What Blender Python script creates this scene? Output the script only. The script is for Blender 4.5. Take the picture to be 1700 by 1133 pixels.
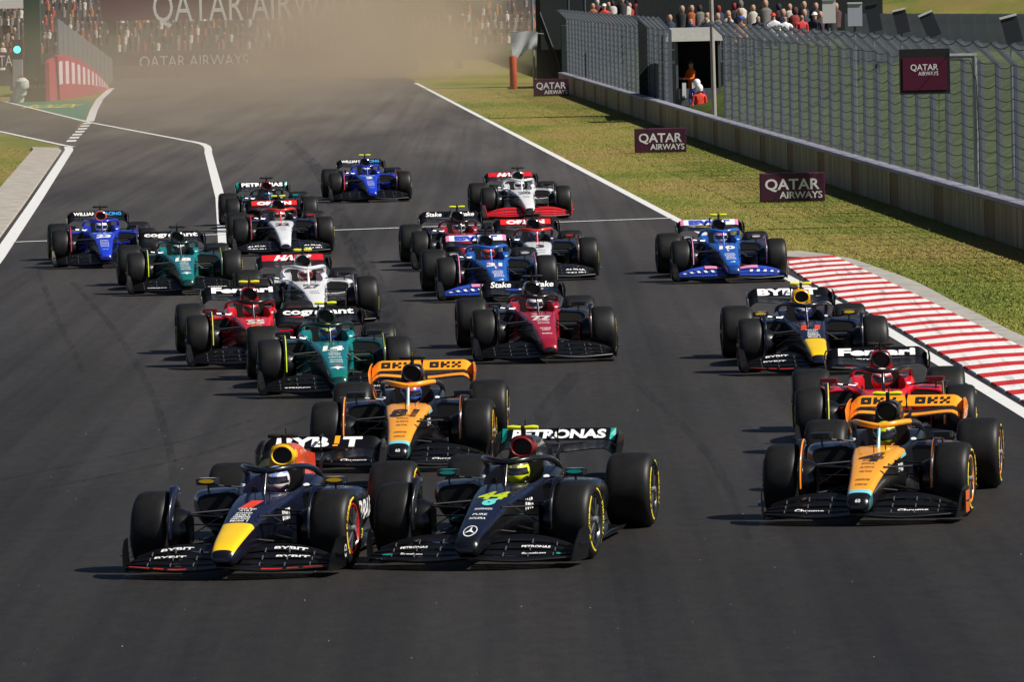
import bpy, math, random
import numpy as np
from mathutils import Vector, Matrix
from mathutils.bvhtree import BVHTree

random.seed(7)
rng = np.random.default_rng(7)
for o_ in list(bpy.data.objects):
    bpy.data.objects.remove(o_)
SC = bpy.context.scene
COL = SC.collection
R = math.radians

# ------------------------------------------------------------------ camera
F, H, YH, SLOPE = 11500.0, 5.3, -32.0, 0.022          # focal length in photo pixels, eye height, horizon row, roll
ROLL = -math.atan(SLOPE)
PITCH = math.atan((566.5 - YH) * math.cos(ROLL) / F)
cd = bpy.data.cameras.new('camera')
cam = bpy.data.objects.new('camera', cd); COL.objects.link(cam)
cd.sensor_width = 36.0; cd.lens = F / 1700 * 36.0
cd.clip_start = 1.0; cd.clip_end = 6000.0
cam.matrix_world = (Matrix.Translation((0, 0, H)) @ Matrix.Rotation(R(90) - PITCH, 4, 'X') @ Matrix.Rotation(ROLL, 4, 'Z'))
SC.camera = cam

# ------------------------------------------------------------------ sky, sun, exposure
SUN_EL, SUN_AZ = R(47), R(18)      # azimuth measured from +X towards the camera
wd = bpy.data.worlds.new('World'); SC.world = wd; wd.use_nodes = True
nt = wd.node_tree
sky = nt.nodes.new('ShaderNodeTexSky'); sky.sky_type = 'NISHITA'; sky.sun_disc = False
sky.air_density = 0.45; sky.dust_density = 0.5; sky.ozone_density = 0.4
sky.sun_elevation = SUN_EL; sky.sun_rotation = R(90) + SUN_AZ
bg = nt.nodes['Background']; bg.inputs['Strength'].default_value = 0.05
nt.links.new(sky.outputs[0], bg.inputs['Color'])
sl = bpy.data.lights.new('sun', 'SUN'); sl.energy = 5.0; sl.angle = R(0.5); sl.color = (1.0, 0.95, 0.87)
sun = bpy.data.objects.new('sun', sl); COL.objects.link(sun)
sdir = Vector((math.cos(SUN_EL) * math.cos(SUN_AZ), -math.cos(SUN_EL) * math.sin(SUN_AZ), math.sin(SUN_EL)))
sun.rotation_euler = sdir.to_track_quat('Z', 'Y').to_euler()
sun.location = (60, 60, 80)
SC.view_settings.view_transform = 'Standard'; SC.view_settings.look = 'None'
SC.view_settings.gamma = 1.0; SC.view_settings.exposure = 0.25
SC.render.engine = 'CYCLES'
SC.cycles.max_bounces = 6; SC.cycles.volume_bounces = 1; SC.cycles.transparent_max_bounces = 8


# ------------------------------------------------------------------ ground <-> photograph helpers
def ray(px, py):
    a = (px - 850) / F; b = -(py - 566.5) / F
    c, s = math.cos(ROLL), math.sin(ROLL)
    a, b = a * c - b * s, a * s + b * c
    cp, sp = math.cos(PITCH), math.sin(PITCH)
    return (a, cp + b * sp, -sp + b * cp)
def G(px, py, z=0.0):                                   # ground point under a pixel
    d = ray(px, py); t = (z - H) / d[2]
    return (d[0] * t, d[1] * t)
def W(px, py, y):                                       # point at distance y
    d = ray(px, py); t = y / d[1]
    return Vector((d[0] * t, y, H + d[2] * t))


# ------------------------------------------------------------------ materials
def lin(h):
    h = h.lstrip('#')
    v = [int(h[i:i + 2], 16) / 255 for i in (0, 2, 4)]
    return tuple((c / 12.92 if c <= 0.04045 else ((c + 0.055) / 1.055) ** 2.4) for c in v)
MATS = {}
def mat(name, col=(0.5, 0.5, 0.5), rough=0.5, metal=0.0, coat=0.0, spec=0.5, vary=0.0, scale=8.0, bump=0.0, emit=None):
    if name in MATS: return MATS[name]
    if isinstance(col, str): col = lin(col)
    m = bpy.data.materials.new(name); m.use_nodes = True
    n = m.node_tree.nodes; l = m.node_tree.links
    b = n['Principled BSDF']
    b.inputs['Base Color'].default_value = (*col, 1); b.inputs['Roughness'].default_value = rough
    b.inputs['Metallic'].default_value = metal; b.inputs['Coat Weight'].default_value = coat
    b.inputs['Coat Roughness'].default_value = 0.08; b.inputs['Specular IOR Level'].default_value = spec
    if emit:
        b.inputs['Emission Color'].default_value = (*col, 1); b.inputs['Emission Strength'].default_value = emit
    if vary or bump:
        tc = n.new('ShaderNodeTexCoord'); nz = n.new('ShaderNodeTexNoise')
        nz.inputs['Scale'].default_value = scale; nz.inputs['Detail'].default_value = 5
        l.new(tc.outputs['Object'], nz.inputs['Vector'])
        if vary:
            r = n.new('ShaderNodeValToRGB')
            r.color_ramp.elements[0].position = 0.3; r.color_ramp.elements[1].position = 0.72
            r.color_ramp.elements[0].color = (*[c * (1 - vary) for c in col], 1)
            r.color_ramp.elements[1].color = (*[min(1, c * (1 + vary)) for c in col], 1)
            l.new(nz.outputs['Fac'], r.inputs['Fac']); l.new(r.outputs['Color'], b.inputs['Base Color'])
        if bump:
            bp = n.new('ShaderNodeBump'); bp.inputs['Strength'].default_value = bump; bp.inputs['Distance'].default_value = 0.02
            l.new(nz.outputs['Fac'], bp.inputs['Height']); l.new(bp.outputs['Normal'], b.inputs['Normal'])
    MATS[name] = m
    return m
def paint(hexcol, rough=0.32, coat=0.6):
    return mat('paint_' + hexcol.lstrip('#') + ('' if rough == 0.32 else '_matte'), hexcol, rough, 0, coat, vary=0.05, scale=3)
CARBON = mat('carbon', (0.004, 0.004, 0.0042), 0.28, 0, 0.15)
BLACK = mat('flat_black', (0.006, 0.006, 0.006), 0.6)
DARKMETAL = mat('dark_metal', (0.05, 0.05, 0.055), 0.35, 0.6)
STEEL = mat('steel', (0.45, 0.46, 0.48), 0.4, 0.8, vary=0.15)
RUBBER = mat('tyre_rubber', (0.0085, 0.0085, 0.0085), 0.5, 0, 0, 0.35, vary=0.35, scale=9, bump=0.08)
WHITE = mat('white_print', (0.8, 0.8, 0.8), 0.45)


# ------------------------------------------------------------------ mesh builder
class Geo:
    def __init__(s): s.v = []; s.f = []; s.m = []
    def add(s, vs, fs, m=0):
        o = len(s.v); s.v += [tuple(v) for v in vs]
        for i, f in enumerate(fs):
            s.f.append([a + o for a in f]); s.m.append(m if isinstance(m, int) else m[i])
        return s
    def box(s, cx, cy, cz, sx, sy, sz, m=0, rz=0.0, taper=1.0):
        x, y, z = sx / 2, sy / 2, sz / 2; c, q = math.cos(rz), math.sin(rz); vs = []
        for dz in (-1, 1):
            t = taper if dz > 0 else 1.0
            for dx, dy in ((-1, -1), (1, -1), (1, 1), (-1, 1)):
                a, b = dx * x * t, dy * y * t
                vs.append((cx + a * c - b * q, cy + a * q + b * c, cz + dz * z))
        return s.add(vs, [(3, 2, 1, 0), (4, 5, 6, 7), (0, 1, 5, 4), (1, 2, 6, 5), (2, 3, 7, 6), (3, 0, 4, 7)], m)
    def loft(s, rings, m=0, c0=True, c1=True, mc0=None, mc1=None, closed=True):
        n = len(rings[0]); vs = [p for r in rings for p in r]; fs = []; ms = []
        k = n if closed else n - 1
        for i in range(len(rings) - 1):
            for j in range(k):
                a, b = i * n + j, i * n + (j + 1) % n
                fs.append((a, b, b + n, a + n)); ms.append(m)
        if c0: fs.append(tuple(range(n - 1, -1, -1))); ms.append(m if mc0 is None else mc0)
        if c1: fs.append(tuple((len(rings) - 1) * n + j for j in range(n))); ms.append(m if mc1 is None else mc1)
        return s.add(vs, fs, ms)
    def tube(s, pts, r, n=8, m=0, sq=1.0, up=(0, 0, 1)):
        pts = [Vector(p) for p in pts]; rings = []
        for i, p in enumerate(pts):
            t = (pts[min(i + 1, len(pts) - 1)] - pts[max(i - 1, 0)]).normalized()
            u = Vector(up); u = (u - t * u.dot(t))
            if u.length < 1e-3: u = Vector((1, 0, 0)) - t * t.x
            u.normalize(); w = t.cross(u)
            rr = r[i] if isinstance(r, (list, tuple)) else r
            rings.append([p + (u * math.sin(2 * math.pi * k / n) * sq + w * math.cos(2 * math.pi * k / n)) * rr for k in range(n)])
        return s.loft(rings, m)
    def revx(s, prof, n=32, m=0, c=(0, 0, 0), caps=False, ms=None):
        rings = [[(c[0] + x, c[1] + r * math.cos(2 * math.pi * k / n), c[2] + r * math.sin(2 * math.pi * k / n)) for k in range(n)] for x, r in prof]
        if ms is None: return s.loft(rings, m, caps, caps)
        for i in range(len(rings) - 1): s.loft(rings[i:i + 2], ms[i], False, False)
        return s
    def poly(s, pts, th, m=0):                                   # extrude polygon by vector th
        n = len(pts); a = [Vector(p) for p in pts]; t = Vector(th)
        vs = a + [p + t for p in a]
        fs = [tuple(range(n - 1, -1, -1)), tuple(range(n, 2 * n))] + [(i, (i + 1) % n, (i + 1) % n + n, i + n) for i in range(n)]
        return s.add(vs, fs, m)
    def mesh(s, name, smooth=35):
        me = bpy.data.meshes.new(name); me.from_pydata(s.v, [], s.f); me.update()
        import bmesh
        bm = bmesh.new(); bm.from_mesh(me); bmesh.ops.recalc_face_normals(bm, faces=bm.faces); bm.to_mesh(me); bm.free()
        for i in range(max(s.m) + 1 if s.m else 1): me.materials.append(None)
        me.polygons.foreach_set('material_index', s.m)
        if smooth:
            me.polygons.foreach_set('use_smooth', [True] * len(me.polygons)); me.set_sharp_from_angle(angle=R(smooth))
        return me

def tag(o, label=None, cat=None, group=None, kind=None):
    if label: o['label'] = label
    if cat: o['category'] = cat
    if group: o['group'] = group
    if kind: o['kind'] = kind
    return o
def link(name, me, mats, parent=None, loc=None, rot=None, scale=None):
    o = bpy.data.objects.new(name, me); COL.objects.link(o)
    for i, m in enumerate(mats):
        if i < len(o.material_slots):
            o.material_slots[i].link = 'OBJECT'; o.material_slots[i].material = m
    if parent: o.parent = parent
    if loc is not None: o.location = loc
    if rot is not None: o.rotation_euler = rot
    if scale is not None: o.scale = scale
    return o
def ob(name, geo, mats, parent=None, smooth=35, **k):
    if not isinstance(mats, (list, tuple)): mats = [mats]
    return link(name, geo.mesh(name, smooth), mats, parent, **k)
def empty(name, loc=(0, 0, 0), rz=0.0, parent=None):
    o = bpy.data.objects.new(name, None); COL.objects.link(o); o.location = loc; o.rotation_euler = (0, 0, rz)
    o.empty_display_size = 0.3
    if parent: o.parent = parent
    return o
SHARE = {}
def shared(name, key, fn, mats, parent=None, smooth=35, **k):
    if key not in SHARE: SHARE[key] = fn().mesh(name, smooth)
    return link(name, SHARE[key], mats, parent, **k)
def chaikin(pts, it=2):
    for _ in range(it):
        q = []
        for i in range(len(pts)):
            a, b = pts[i], pts[(i + 1) % len(pts)]
            q.append(tuple(.75 * x + .25 * y for x, y in zip(a, b))); q.append(tuple(.25 * x + .75 * y for x, y in zip(a, b)))
        pts = q
    return pts
def interp(tab, y):                                             # smooth table lookup
    ys = [t[0] for t in tab]
    if y <= ys[0]: return tab[0][1:]
    if y >= ys[-1]: return tab[-1][1:]
    i = max(k for k in range(len(ys)) if ys[k] <= y)
    i = min(i, len(tab) - 2)
    t = (y - ys[i]) / (ys[i + 1] - ys[i])
    p0 = tab[max(i - 1, 0)]; p1 = tab[i]; p2 = tab[i + 1]; p3 = tab[min(i + 2, len(tab) - 1)]
    out = []
    for k in range(1, len(p1)):
        d = p2[0] - p1[0]
        m1 = (p2[k] - p0[k]) / (p2[0] - p0[0]) * d if p2[0] != p0[0] else 0
        m2 = (p3[k] - p1[k]) / (p3[0] - p1[0]) * d if p3[0] != p1[0] else 0
        out.append((2 * t**3 - 3 * t**2 + 1) * p1[k] + (t**3 - 2 * t**2 + t) * m1 + (-2 * t**3 + 3 * t**2) * p2[k] + (t**3 - t**2) * m2)
    return out

# ------------------------------------------------------------------ lettering
TXT = {}
def glyphs(body, bold=0.02, shear=0.0):
    """flat letters, centred, cap height 1 -> (verts, faces, width)"""
    key = (body, bold, shear)
    if key in TXT: return TXT[key]
    cu = bpy.data.curves.new('t', 'FONT'); cu.body = body; cu.offset = bold; cu.shear = shear; cu.resolution_u = 3
    cu.size = 1.0; cu.fill_mode = 'BOTH'
    o = bpy.data.objects.new('t', cu); COL.objects.link(o)
    bpy.context.view_layer.update()
    me = bpy.data.meshes.new_from_object(o.evaluated_get(bpy.context.evaluated_depsgraph_get()))
    v = np.array([x.co[:2] for x in me.vertices]) if len(me.vertices) else np.zeros((1, 2))
    f = [tuple(p.vertices) for p in me.polygons]
    bpy.data.objects.remove(o); bpy.data.curves.remove(cu); bpy.data.meshes.remove(me)
    mn, mx = v.min(0), v.max(0)
    hgt = 0.73
    v = np.stack([(v[:, 0] - (mn[0] + mx[0]) / 2) / hgt, (v[:, 1] - min(0.0, mn[1]) * 0 - 0.5 * hgt) / hgt], 1)
    TXT[key] = (v, f, (mx[0] - mn[0]) / hgt)
    return TXT[key]
def letters(geo, body, org, right, up, width, height, bold=0.02, m=0, shear=0.0):
    v, f, w = glyphs(body, bold, shear)
    o, r, u = Vector(org), Vector(right).normalized(), Vector(up).normalized()
    geo.add([o + r * (x / w * width) + u * (y * height) for x, y in v], f, m)
def on_surface(bvh, pts, direction, off=0.004, far=2.0):
    d = Vector(direction).normalized(); out = []
    for p in pts:
        hit = bvh.ray_cast(Vector(p) - d * far, d)
        q = hit[0] if hit[0] is not None else Vector(p)
        out.append(q - d * off)
    return out
def wrap(geo, body, bvh, org, right, up, width, height, direction, bold=0.02, m=0, shear=0.0, off=0.005):
    v, f, w = glyphs(body, bold, shear)
    o, r, u = Vector(org), Vector(right).normalized(), Vector(up).normalized()
    geo.add(on_surface(bvh, [o + r * (x / w * width) + u * (y * height) for x, y in v], direction, off), f, m)

# ================================================================== SETTING
def nodes_mat(name):
    m = bpy.data.materials.new(name); m.use_nodes = True
    n = m.node_tree.nodes; l = m.node_tree.links
    return m, n, l, n['Principled BSDF']
def ramp(n, l, src, stops):
    r = n.new('ShaderNodeValToRGB')
    while len(r.color_ramp.elements) < len(stops): r.color_ramp.elements.new(0.5)
    for e, (p, c) in zip(r.color_ramp.elements, stops): e.position = p; e.color = (*c, 1)
    l.new(src, r.inputs['Fac']); return r.outputs['Color']
def noise(n, l, vec, scale, detail=4, rough=0.55, stretch=None):
    t = n.new('ShaderNodeTexNoise'); t.inputs['Scale'].default_value = scale; t.inputs['Detail'].default_value = detail
    t.inputs['Roughness'].default_value = rough
    if stretch:
        mp = n.new('ShaderNodeMapping'); mp.inputs['Scale'].default_value = stretch[:3]
        if len(stretch) > 3: mp.inputs['Rotation'].default_value = (0, 0, stretch[3])
        l.new(vec, mp.inputs['Vector']); vec = mp.outputs['Vector']
    l.new(vec, t.inputs['Vector']); return t.outputs['Fac']
def mixc(n, l, fac, a, b, mode='MIX'):
    x = n.new('ShaderNodeMix'); x.data_type = 'RGBA'; x.blend_type = mode
    if isinstance(fac, float): x.inputs['Factor'].default_value = fac
    else: l.new(fac, x.inputs['Factor'])
    for i, s in ((6, a), (7, b)):
        if isinstance(s, tuple): x.inputs[i].default_value = (*s, 1)
        else: l.new(s, x.inputs[i])
    return x.outputs[2]

# asphalt
ASPHALT, n, l, b = nodes_mat('asphalt')
tc = n.new('ShaderNodeTexCoord'); ov = tc.outputs['Object']
TR = R(2.35)
big = ramp(n, l, noise(n, l, ov, 1.0, 4, 0.5, (0.35, 0.03, 1, -TR)), [(0.3, (0.040, 0.0365, 0.034)), (0.7, (0.086, 0.078, 0.072))])
lanes = ramp(n, l, noise(n, l, ov, 1.0, 3, 0.6, (2.2, 0.012, 1, -TR)), [(0.36, (0.5, 0.5, 0.5)), (0.58, (1, 1, 1))])
c1 = mixc(n, l, 0.55, big, lanes, 'MULTIPLY')
fine = ramp(n, l, noise(n, l, ov, 70.0, 2, 0.7, (1, 0.35, 1)), [(0.3, (0.70, 0.70, 0.70)), (0.55, (1.0, 1.0, 1.0)), (0.72, (1.8, 1.8, 1.8))])
mott = ramp(n, l, noise(n, l, ov, 5.0, 6, 0.75, (1, 0.4, 1)), [(0.3, (0.78, 0.78, 0.78)), (0.7, (1.2, 1.2, 1.2))])
c2 = mixc(n, l, 1.0, mixc(n, l, 0.9, c1, fine, 'MULTIPLY'), mott, 'MULTIPLY')
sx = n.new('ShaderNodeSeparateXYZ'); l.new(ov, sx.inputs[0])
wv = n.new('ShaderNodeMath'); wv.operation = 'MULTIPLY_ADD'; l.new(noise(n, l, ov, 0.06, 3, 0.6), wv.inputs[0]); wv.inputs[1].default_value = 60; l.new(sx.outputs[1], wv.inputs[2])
tone_y = n.new('ShaderNodeMapRange'); l.new(wv.outputs[0], tone_y.inputs['Value']); tone_y.inputs['From Min'].default_value = 95; tone_y.inputs['From Max'].default_value = 290; tone_y.inputs['To Min'].default_value = 0.40; tone_y.inputs['To Max'].default_value = 1.45
cbn = n.new('ShaderNodeCombineXYZ'); [l.new(tone_y.outputs[0], cbn.inputs[i]) for i in range(3)]
c2 = mixc(n, l, 1.0, c2, cbn.outputs[0], 'MULTIPLY')      # base colour darker nearby, paler towards the far end of the straight
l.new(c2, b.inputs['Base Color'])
l.new(ramp(n, l, noise(n, l, ov, 1.0, 3, 0.5, (0.8, 0.05, 1, -TR)), [(0.3, (0.55,) * 3), (0.7, (0.7,) * 3)]), b.inputs['Roughness'])
b.inputs['Specular IOR Level'].default_value = 0.22
bp = n.new('ShaderNodeBump'); bp.inputs['Strength'].default_value = 0.25; bp.inputs['Distance'].default_value = 0.01
l.new(noise(n, l, ov, 60.0, 3, 0.7), bp.inputs['Height']); l.new(bp.outputs['Normal'], b.inputs['Normal'])

# grass
GRASS, n, l, b = nodes_mat('grass_sod')
tc = n.new('ShaderNodeTexCoord'); ov = tc.outputs['Object']
g1 = ramp(n, l, noise(n, l, ov, 0.22, 6, 0.6, (1, 0.3, 1)), [(0.26, (0.085, 0.120, 0.020)), (0.42, (0.150, 0.165, 0.030)), (0.54, (0.22, 0.19, 0.05)), (0.68, (0.25, 0.175, 0.065))])
g2 = ramp(n, l, noise(n, l, ov, 7.0, 5, 0.7, (1, 0.3, 1)), [(0.3, (0.84, 0.84, 0.82)), (0.7, (1.1, 1.1, 1.06))])
l.new(mixc(n, l, 0.85, g1, g2, 'MULTIPLY'), b.inputs['Base Color']); b.inputs['Roughness'].default_value = 0.9
b.inputs['Specular IOR Level'].default_value = 0.15
bp = n.new('ShaderNodeBump'); bp.inputs['Strength'].default_value = 0.7; bp.inputs['Distance'].default_value = 0.06
l.new(noise(n, l, ov, 14.0, 5, 0.7), bp.inputs['Height']); l.new(bp.outputs['Normal'], b.inputs['Normal'])

CONC, n, l, b = nodes_mat('concrete')
tc = n.new('ShaderNodeTexCoord'); ov = tc.outputs['Object']
l.new(ramp(n, l, noise(n, l, ov, 3.0, 6, 0.65), [(0.25, (0.24, 0.225, 0.20)), (0.7, (0.42, 0.40, 0.36))]), b.inputs['Base Color'])
b.inputs['Roughness'].default_value = 0.85
LINE, n, l, b = nodes_mat('road_paint')
tc = n.new('ShaderNodeTexCoord'); ov = tc.outputs['Object']
l.new(ramp(n, l, noise(n, l, ov, 6.0, 6, 0.75), [(0.22, (0.32, 0.31, 0.30)), (0.42, (0.66, 0.66, 0.65)), (0.75, (0.76, 0.76, 0.75))]), b.inputs['Base Color'])
b.inputs['Roughness'].default_value = 0.6

g = Geo(); g.add([(-1500, -200, 0), (1500, -200, 0), (1500, 3500, 0), (-1500, 3500, 0)], [(0, 1, 2, 3)])
tag(ob('ground', g, GRASS, smooth=0), kind='structure')

# track edge right (outer side of the white line), as seen in the photograph, extended both ways
EDGE = [(-19.2, 735), (-4.7, 366.8), (1.09, 219.5), (2.49, 183.7), (3.66, 153.3), (5.05, 118.0), (5.63, 102.7), (6.16, 83.4), (6.75, 60), (7.2, 40), (7.9, 5)]
EDGE_L = [(-40, 735), (-21.35, 371.9), (-19.88, 335.9), (-16.98, 278.4), (-15.25, 236.2), (-14.53, 229.7), (-11.91, 174.6), (-10.14, 137.6), (-9.3, 118), (-8.5, 100), (-7.0, 60), (-5.0, 5)]
def strip(poly, w0, w1, z, name, m, kind='structure', label=None):
    """sheet following a polyline, offset sideways from w0 to w1 metres (to the right of travel from far to near)"""
    g = Geo(); L = []
    for i, p in enumerate(poly):
        a = Vector(poly[max(i - 1, 0)]); c = Vector(poly[min(i + 1, len(poly) - 1)]); t = (c - a).normalized()
        nrm = Vector((-t.y, t.x)); L.append((Vector(p) + nrm * w0, Vector(p) + nrm * w1))
    vs = [(*q, z) for pr in L for q in pr]
    g.add(vs, [(2 * i, 2 * i + 1, 2 * i + 3, 2 * i + 2) for i in range(len(L) - 1)])
    o = ob(name, g, m, smooth=0); o['kind'] = kind
    return o
g = Geo()
n_ = len(EDGE)
ya = sorted({p[1] for p in EDGE} | {p[1] for p in EDGE_L})
def xat(poly, y):
    q = sorted(poly, key=lambda p: p[1])
    return float(np.interp(y, [p[1] for p in q], [p[0] for p in q]))
vs = []
for y in ya:
    xl = xat(EDGE_L, y) - (0.42 if y < 231 else 0.0)
    if y < 137: xl = min(xl, -9 - (137 - y) * 0.35)
    vs += [(xl, y, 0.012), (xat(EDGE, y) + (0.55 if y < 131 else 0.0), y, 0.012)]
g.add(vs, [(2 * i, 2 * i + 1, 2 * i + 3, 2 * i + 2) for i in range(len(ya) - 1)])
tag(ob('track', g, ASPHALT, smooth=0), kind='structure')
# pit exit road, joining from the left
pit = [(-24.6, 336.9), (-17.1, 278.4), (-15.1, 236.3), (-19.16, 261.75), (-28, 319), (-44, 425), (-47, 480)]
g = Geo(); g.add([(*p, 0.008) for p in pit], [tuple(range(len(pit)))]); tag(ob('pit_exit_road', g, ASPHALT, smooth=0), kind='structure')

ZL = 0.018
def line(poly, w, name='track_line', z=ZL): return strip(poly, 0, w, z, name, LINE)
line([p for p in EDGE if p[1] < 700], -0.20)
def rline(pts, w, z=ZL): return line(pts, w, z=z)
rline([(-11.5, 241.6), (-10.9, 238.0), (-10.45, 234.6), (-10.15, 231.0), (-9.93, 227.0), (-9.72, 222.0), (-7.36, 173.8), (-6.03, 143.1), (-5.6, 133.5)], 0.24)
rline([(-14.75, 234.8), (-14.40, 229.7), (-11.78, 174.6), (-10.05, 137.6), (-9.2, 118), (-8.4, 102)], -0.28)
rline([(-24.63, 336.9), (-16.98, 278.37), (-11.4, 241.2)], 0.20, z=0.022)
rline([(-28, 319), (-19.16, 261.75), (-15.25, 236.8), (-14.8, 234.4)], 0.20)
rline([(-21.35, 371.9), (-19.88, 335.9), (-18.4, 306), (-16.98, 279.2)], 0.34, z=0.020)
# dashed pit exit line
a_, b_ = Vector((-16.9, 276.6)), Vector((-15.35, 240.0))
for i in range(7):
    p, q = a_.lerp(b_, i / 7), a_.lerp(b_, (i + 0.55) / 7); rline([tuple(p), tuple(q)], 0.34)
# safety car line across the track
rline([(-10.4, 146.0), (-3.71, 148.9), (3.62, 151.8)], 0.28, z=0.024)

# older skid marks: rubber laid on the asphalt
SKID, n, l, b = nodes_mat('rubber_mark')
tc = n.new('ShaderNodeTexCoord')
sk = noise(n, l, tc.outputs['Object'], 1.0, 5, 0.7, (6, 0.25, 1))
tr = n.new('ShaderNodeBsdfTransparent'); mx = n.new('ShaderNodeMixShader')
b.inputs['Base Color'].default_value = (0.016, 0.016, 0.017, 1); b.inputs['Roughness'].default_value = 0.55
l.new(ramp(n, l, sk, [(0.38, (0, 0, 0)), (0.74, (0.42,) * 3)]), mx.inputs[0])
l.new(tr.outputs[0], mx.inputs[1]); l.new(b.outputs[0], mx.inputs[2]); l.new(mx.outputs[0], n['Material Output'].inputs[0])
def skid(px, w, z=0.016):
    pts = [G(*p) for p in px]
    q = [];                                                        # smooth resample
    for i in range(len(pts) - 1):
        for t in (0, .25, .5, .75): q.append(tuple(interp([(k, *p) for k, p in enumerate(pts)], i + t)))
    q.append(pts[-1]); strip(q, -w / 2, w / 2, z, 'tyre_mark', SKID)
skid([(480, 235), (530, 285), (570, 372), (610, 450), (660, 560), (690, 640)], 0.40)
skid([(565, 372), (590, 420), (620, 480), (668, 575)], 0.16, 0.0175)
skid([(520, 690), (430, 725), (300, 765), (180, 792), (60, 815)], 0.12)
skid([(0, 800), (140, 770), (300, 735), (420, 700)], 0.10)
skid([(120, 470), (190, 550), (250, 650), (280, 740), (290, 800)], 0.10)
skid([(60, 440), (90, 520), (140, 620)], 0.10, 0.0175)
skid([(960, 620), (900, 690), (880, 760)], 0.25)
skid([(1060, 640), (1180, 760), (1240, 900)], 0.12)

# loose grit and rubber crumbs on the racing surface
nb = 320
gy = 52 + 75 * rng.random(nb) ** 1.5; gx = (rng.random(nb) - 0.5) * 2 * gy * 0.0745
gs = 0.003 + 0.008 * rng.random(nb) ** 3
vs = np.zeros((nb, 4, 3)); a = rng.random(nb) * 6.28
for k in range(3):
    vs[:, k, 0] = gx + gs * np.cos(a + k * 2.1); vs[:, k, 1] = gy + gs * np.sin(a + k * 2.1); vs[:, k, 2] = 0.0125
vs[:, 3, 0] = gx; vs[:, 3, 1] = gy; vs[:, 3, 2] = 0.0125 + gs * 1.2
keep = np.array([xat(EDGE_L, y) - 12 < x < xat(EDGE, y) - 0.1 for x, y in zip(gx, gy)])
vs = vs[keep]; nb = len(vs)
g = Geo(); idx = np.arange(nb) * 4
g.v = [tuple(p) for p in vs.reshape(-1, 3)]
g.f = [list(f) for f in np.concatenate([idx[:, None] + np.array([0, 1, 3]), idx[:, None] + np.array([1, 2, 3]), idx[:, None] + np.array([2, 0, 3])])]
g.m = [0] * len(g.f)
tag(ob('track_grit', g, mat('grit', (0.20, 0.195, 0.19), 0.8), smooth=0), 'pale grit and stone crumbs strewn over the dark asphalt', 'grit', kind='stuff')

# ---- kerb at the right, red and white blocks, with concrete apron
def kerb_mat(name, col):
    m, n, l, b = nodes_mat(name); tc = n.new('ShaderNodeTexCoord'); ov = tc.outputs['Object']
    sm = ramp(n, l, noise(n, l, ov, 1.0, 4, 0.6, (7, 0.22, 1)), [(0.30, (0.30, 0.29, 0.28)), (0.46, (0.95, 0.95, 0.95)), (0.8, (1, 1, 1))])
    gr = ramp(n, l, noise(n, l, ov, 11.0, 5, 0.7), [(0.25, (0.72, 0.70, 0.68)), (0.5, (1, 1, 1))])
    l.new(mixc(n, l, 1.0, mixc(n, l, 0.8, (col[0], col[1], col[2]), sm, 'MULTIPLY'), gr, 'MULTIPLY'), b.inputs['Base Color']); b.inputs['Roughness'].default_value = 0.6
    return m
KRED = kerb_mat('kerb_red_worn', (0.55, 0.018, 0.018)); KWHT = kerb_mat('kerb_white_worn', (0.82, 0.81, 0.79))
kerb = empty('kerb', (5.6, 105, 0)); tag(kerb, kind='structure')
KL = [(51.5, 7.0), (60, 6.83), (83.4, 6.24), (102.7, 5.70), (118, 5.13), (128.0, 4.93)]
KR = [(50, 8.65), (95.4, 7.06), (112, 6.55), (128.2, 6.0)]
def kx(t, y): return float(np.interp(y, [p[0] for p in t], [p[1] for p in t]))
KY0 = 128.0; i = 0; y = KY0
while y > 74:
    step = (0.84, 1.04)[i % 2]; y1 = y - step
    g = Geo(); prof = []
    for yy in (y - 0.012, y - 0.15 * step, y - 0.5 * step, y - 0.85 * step, y1 + 0.012):
        c = 0.0 if yy in (y - 0.012, y1 + 0.012) else 0.012
        x0, x1 = kx(KL, yy), kx(KR, yy)
        prof.append([(x0, yy, 0.006), (x0 + 0.02, yy, 0.028 + c), (x0 + 0.5 * (x1 - x0), yy + 0.05, 0.072 + c), (x1 - 0.02, yy + 0.1, 0.088 + c), (x1, yy + 0.1, 0.004)])
    g.loft(prof, 0, True, True, closed=True)
    o = ob('kerb_block', g, KRED if i % 2 == 0 else KWHT, kerb); o.location = (-5.6, -105, 0)
    y = y1; i += 1
apron = empty('concrete_apron', (6.5, 110, 0)); tag(apron, kind='structure')
AY = [131.5, 129.5, 127.5, 124, 120, 116, 112, 108, 104, 100, 96, 92, 88, 84, 80]
AR = [(80, 7.95), (97.4, 7.36), (107, 7.1), (118.1, 6.86), (124, 6.5), (128.5, 6.2), (131.5, 5.5)]
AL = [(80, 7.61), (95.4, 7.08), (112, 6.57), (127.9, 6.03), (128.1, 4.94), (131.5, 4.70)]
for i in range(len(AY) - 1):
    y0, y1 = AY[i] - 0.01, AY[i + 1] + 0.01
    g = Geo(); dz = 0.05 + 0.01 * random.random()
    g.poly([(kx(AL, y0), y0, 0.004), (kx(AR, y0), y0, 0.004), (kx(AR, y1), y1, 0.004), (kx(AL, y1), y1, 0.004)], (0, 0, dz))
    o = ob('concrete_slab', g, CONC, apron, smooth=0); o.location = (-6.5, -110, 0)
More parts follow.
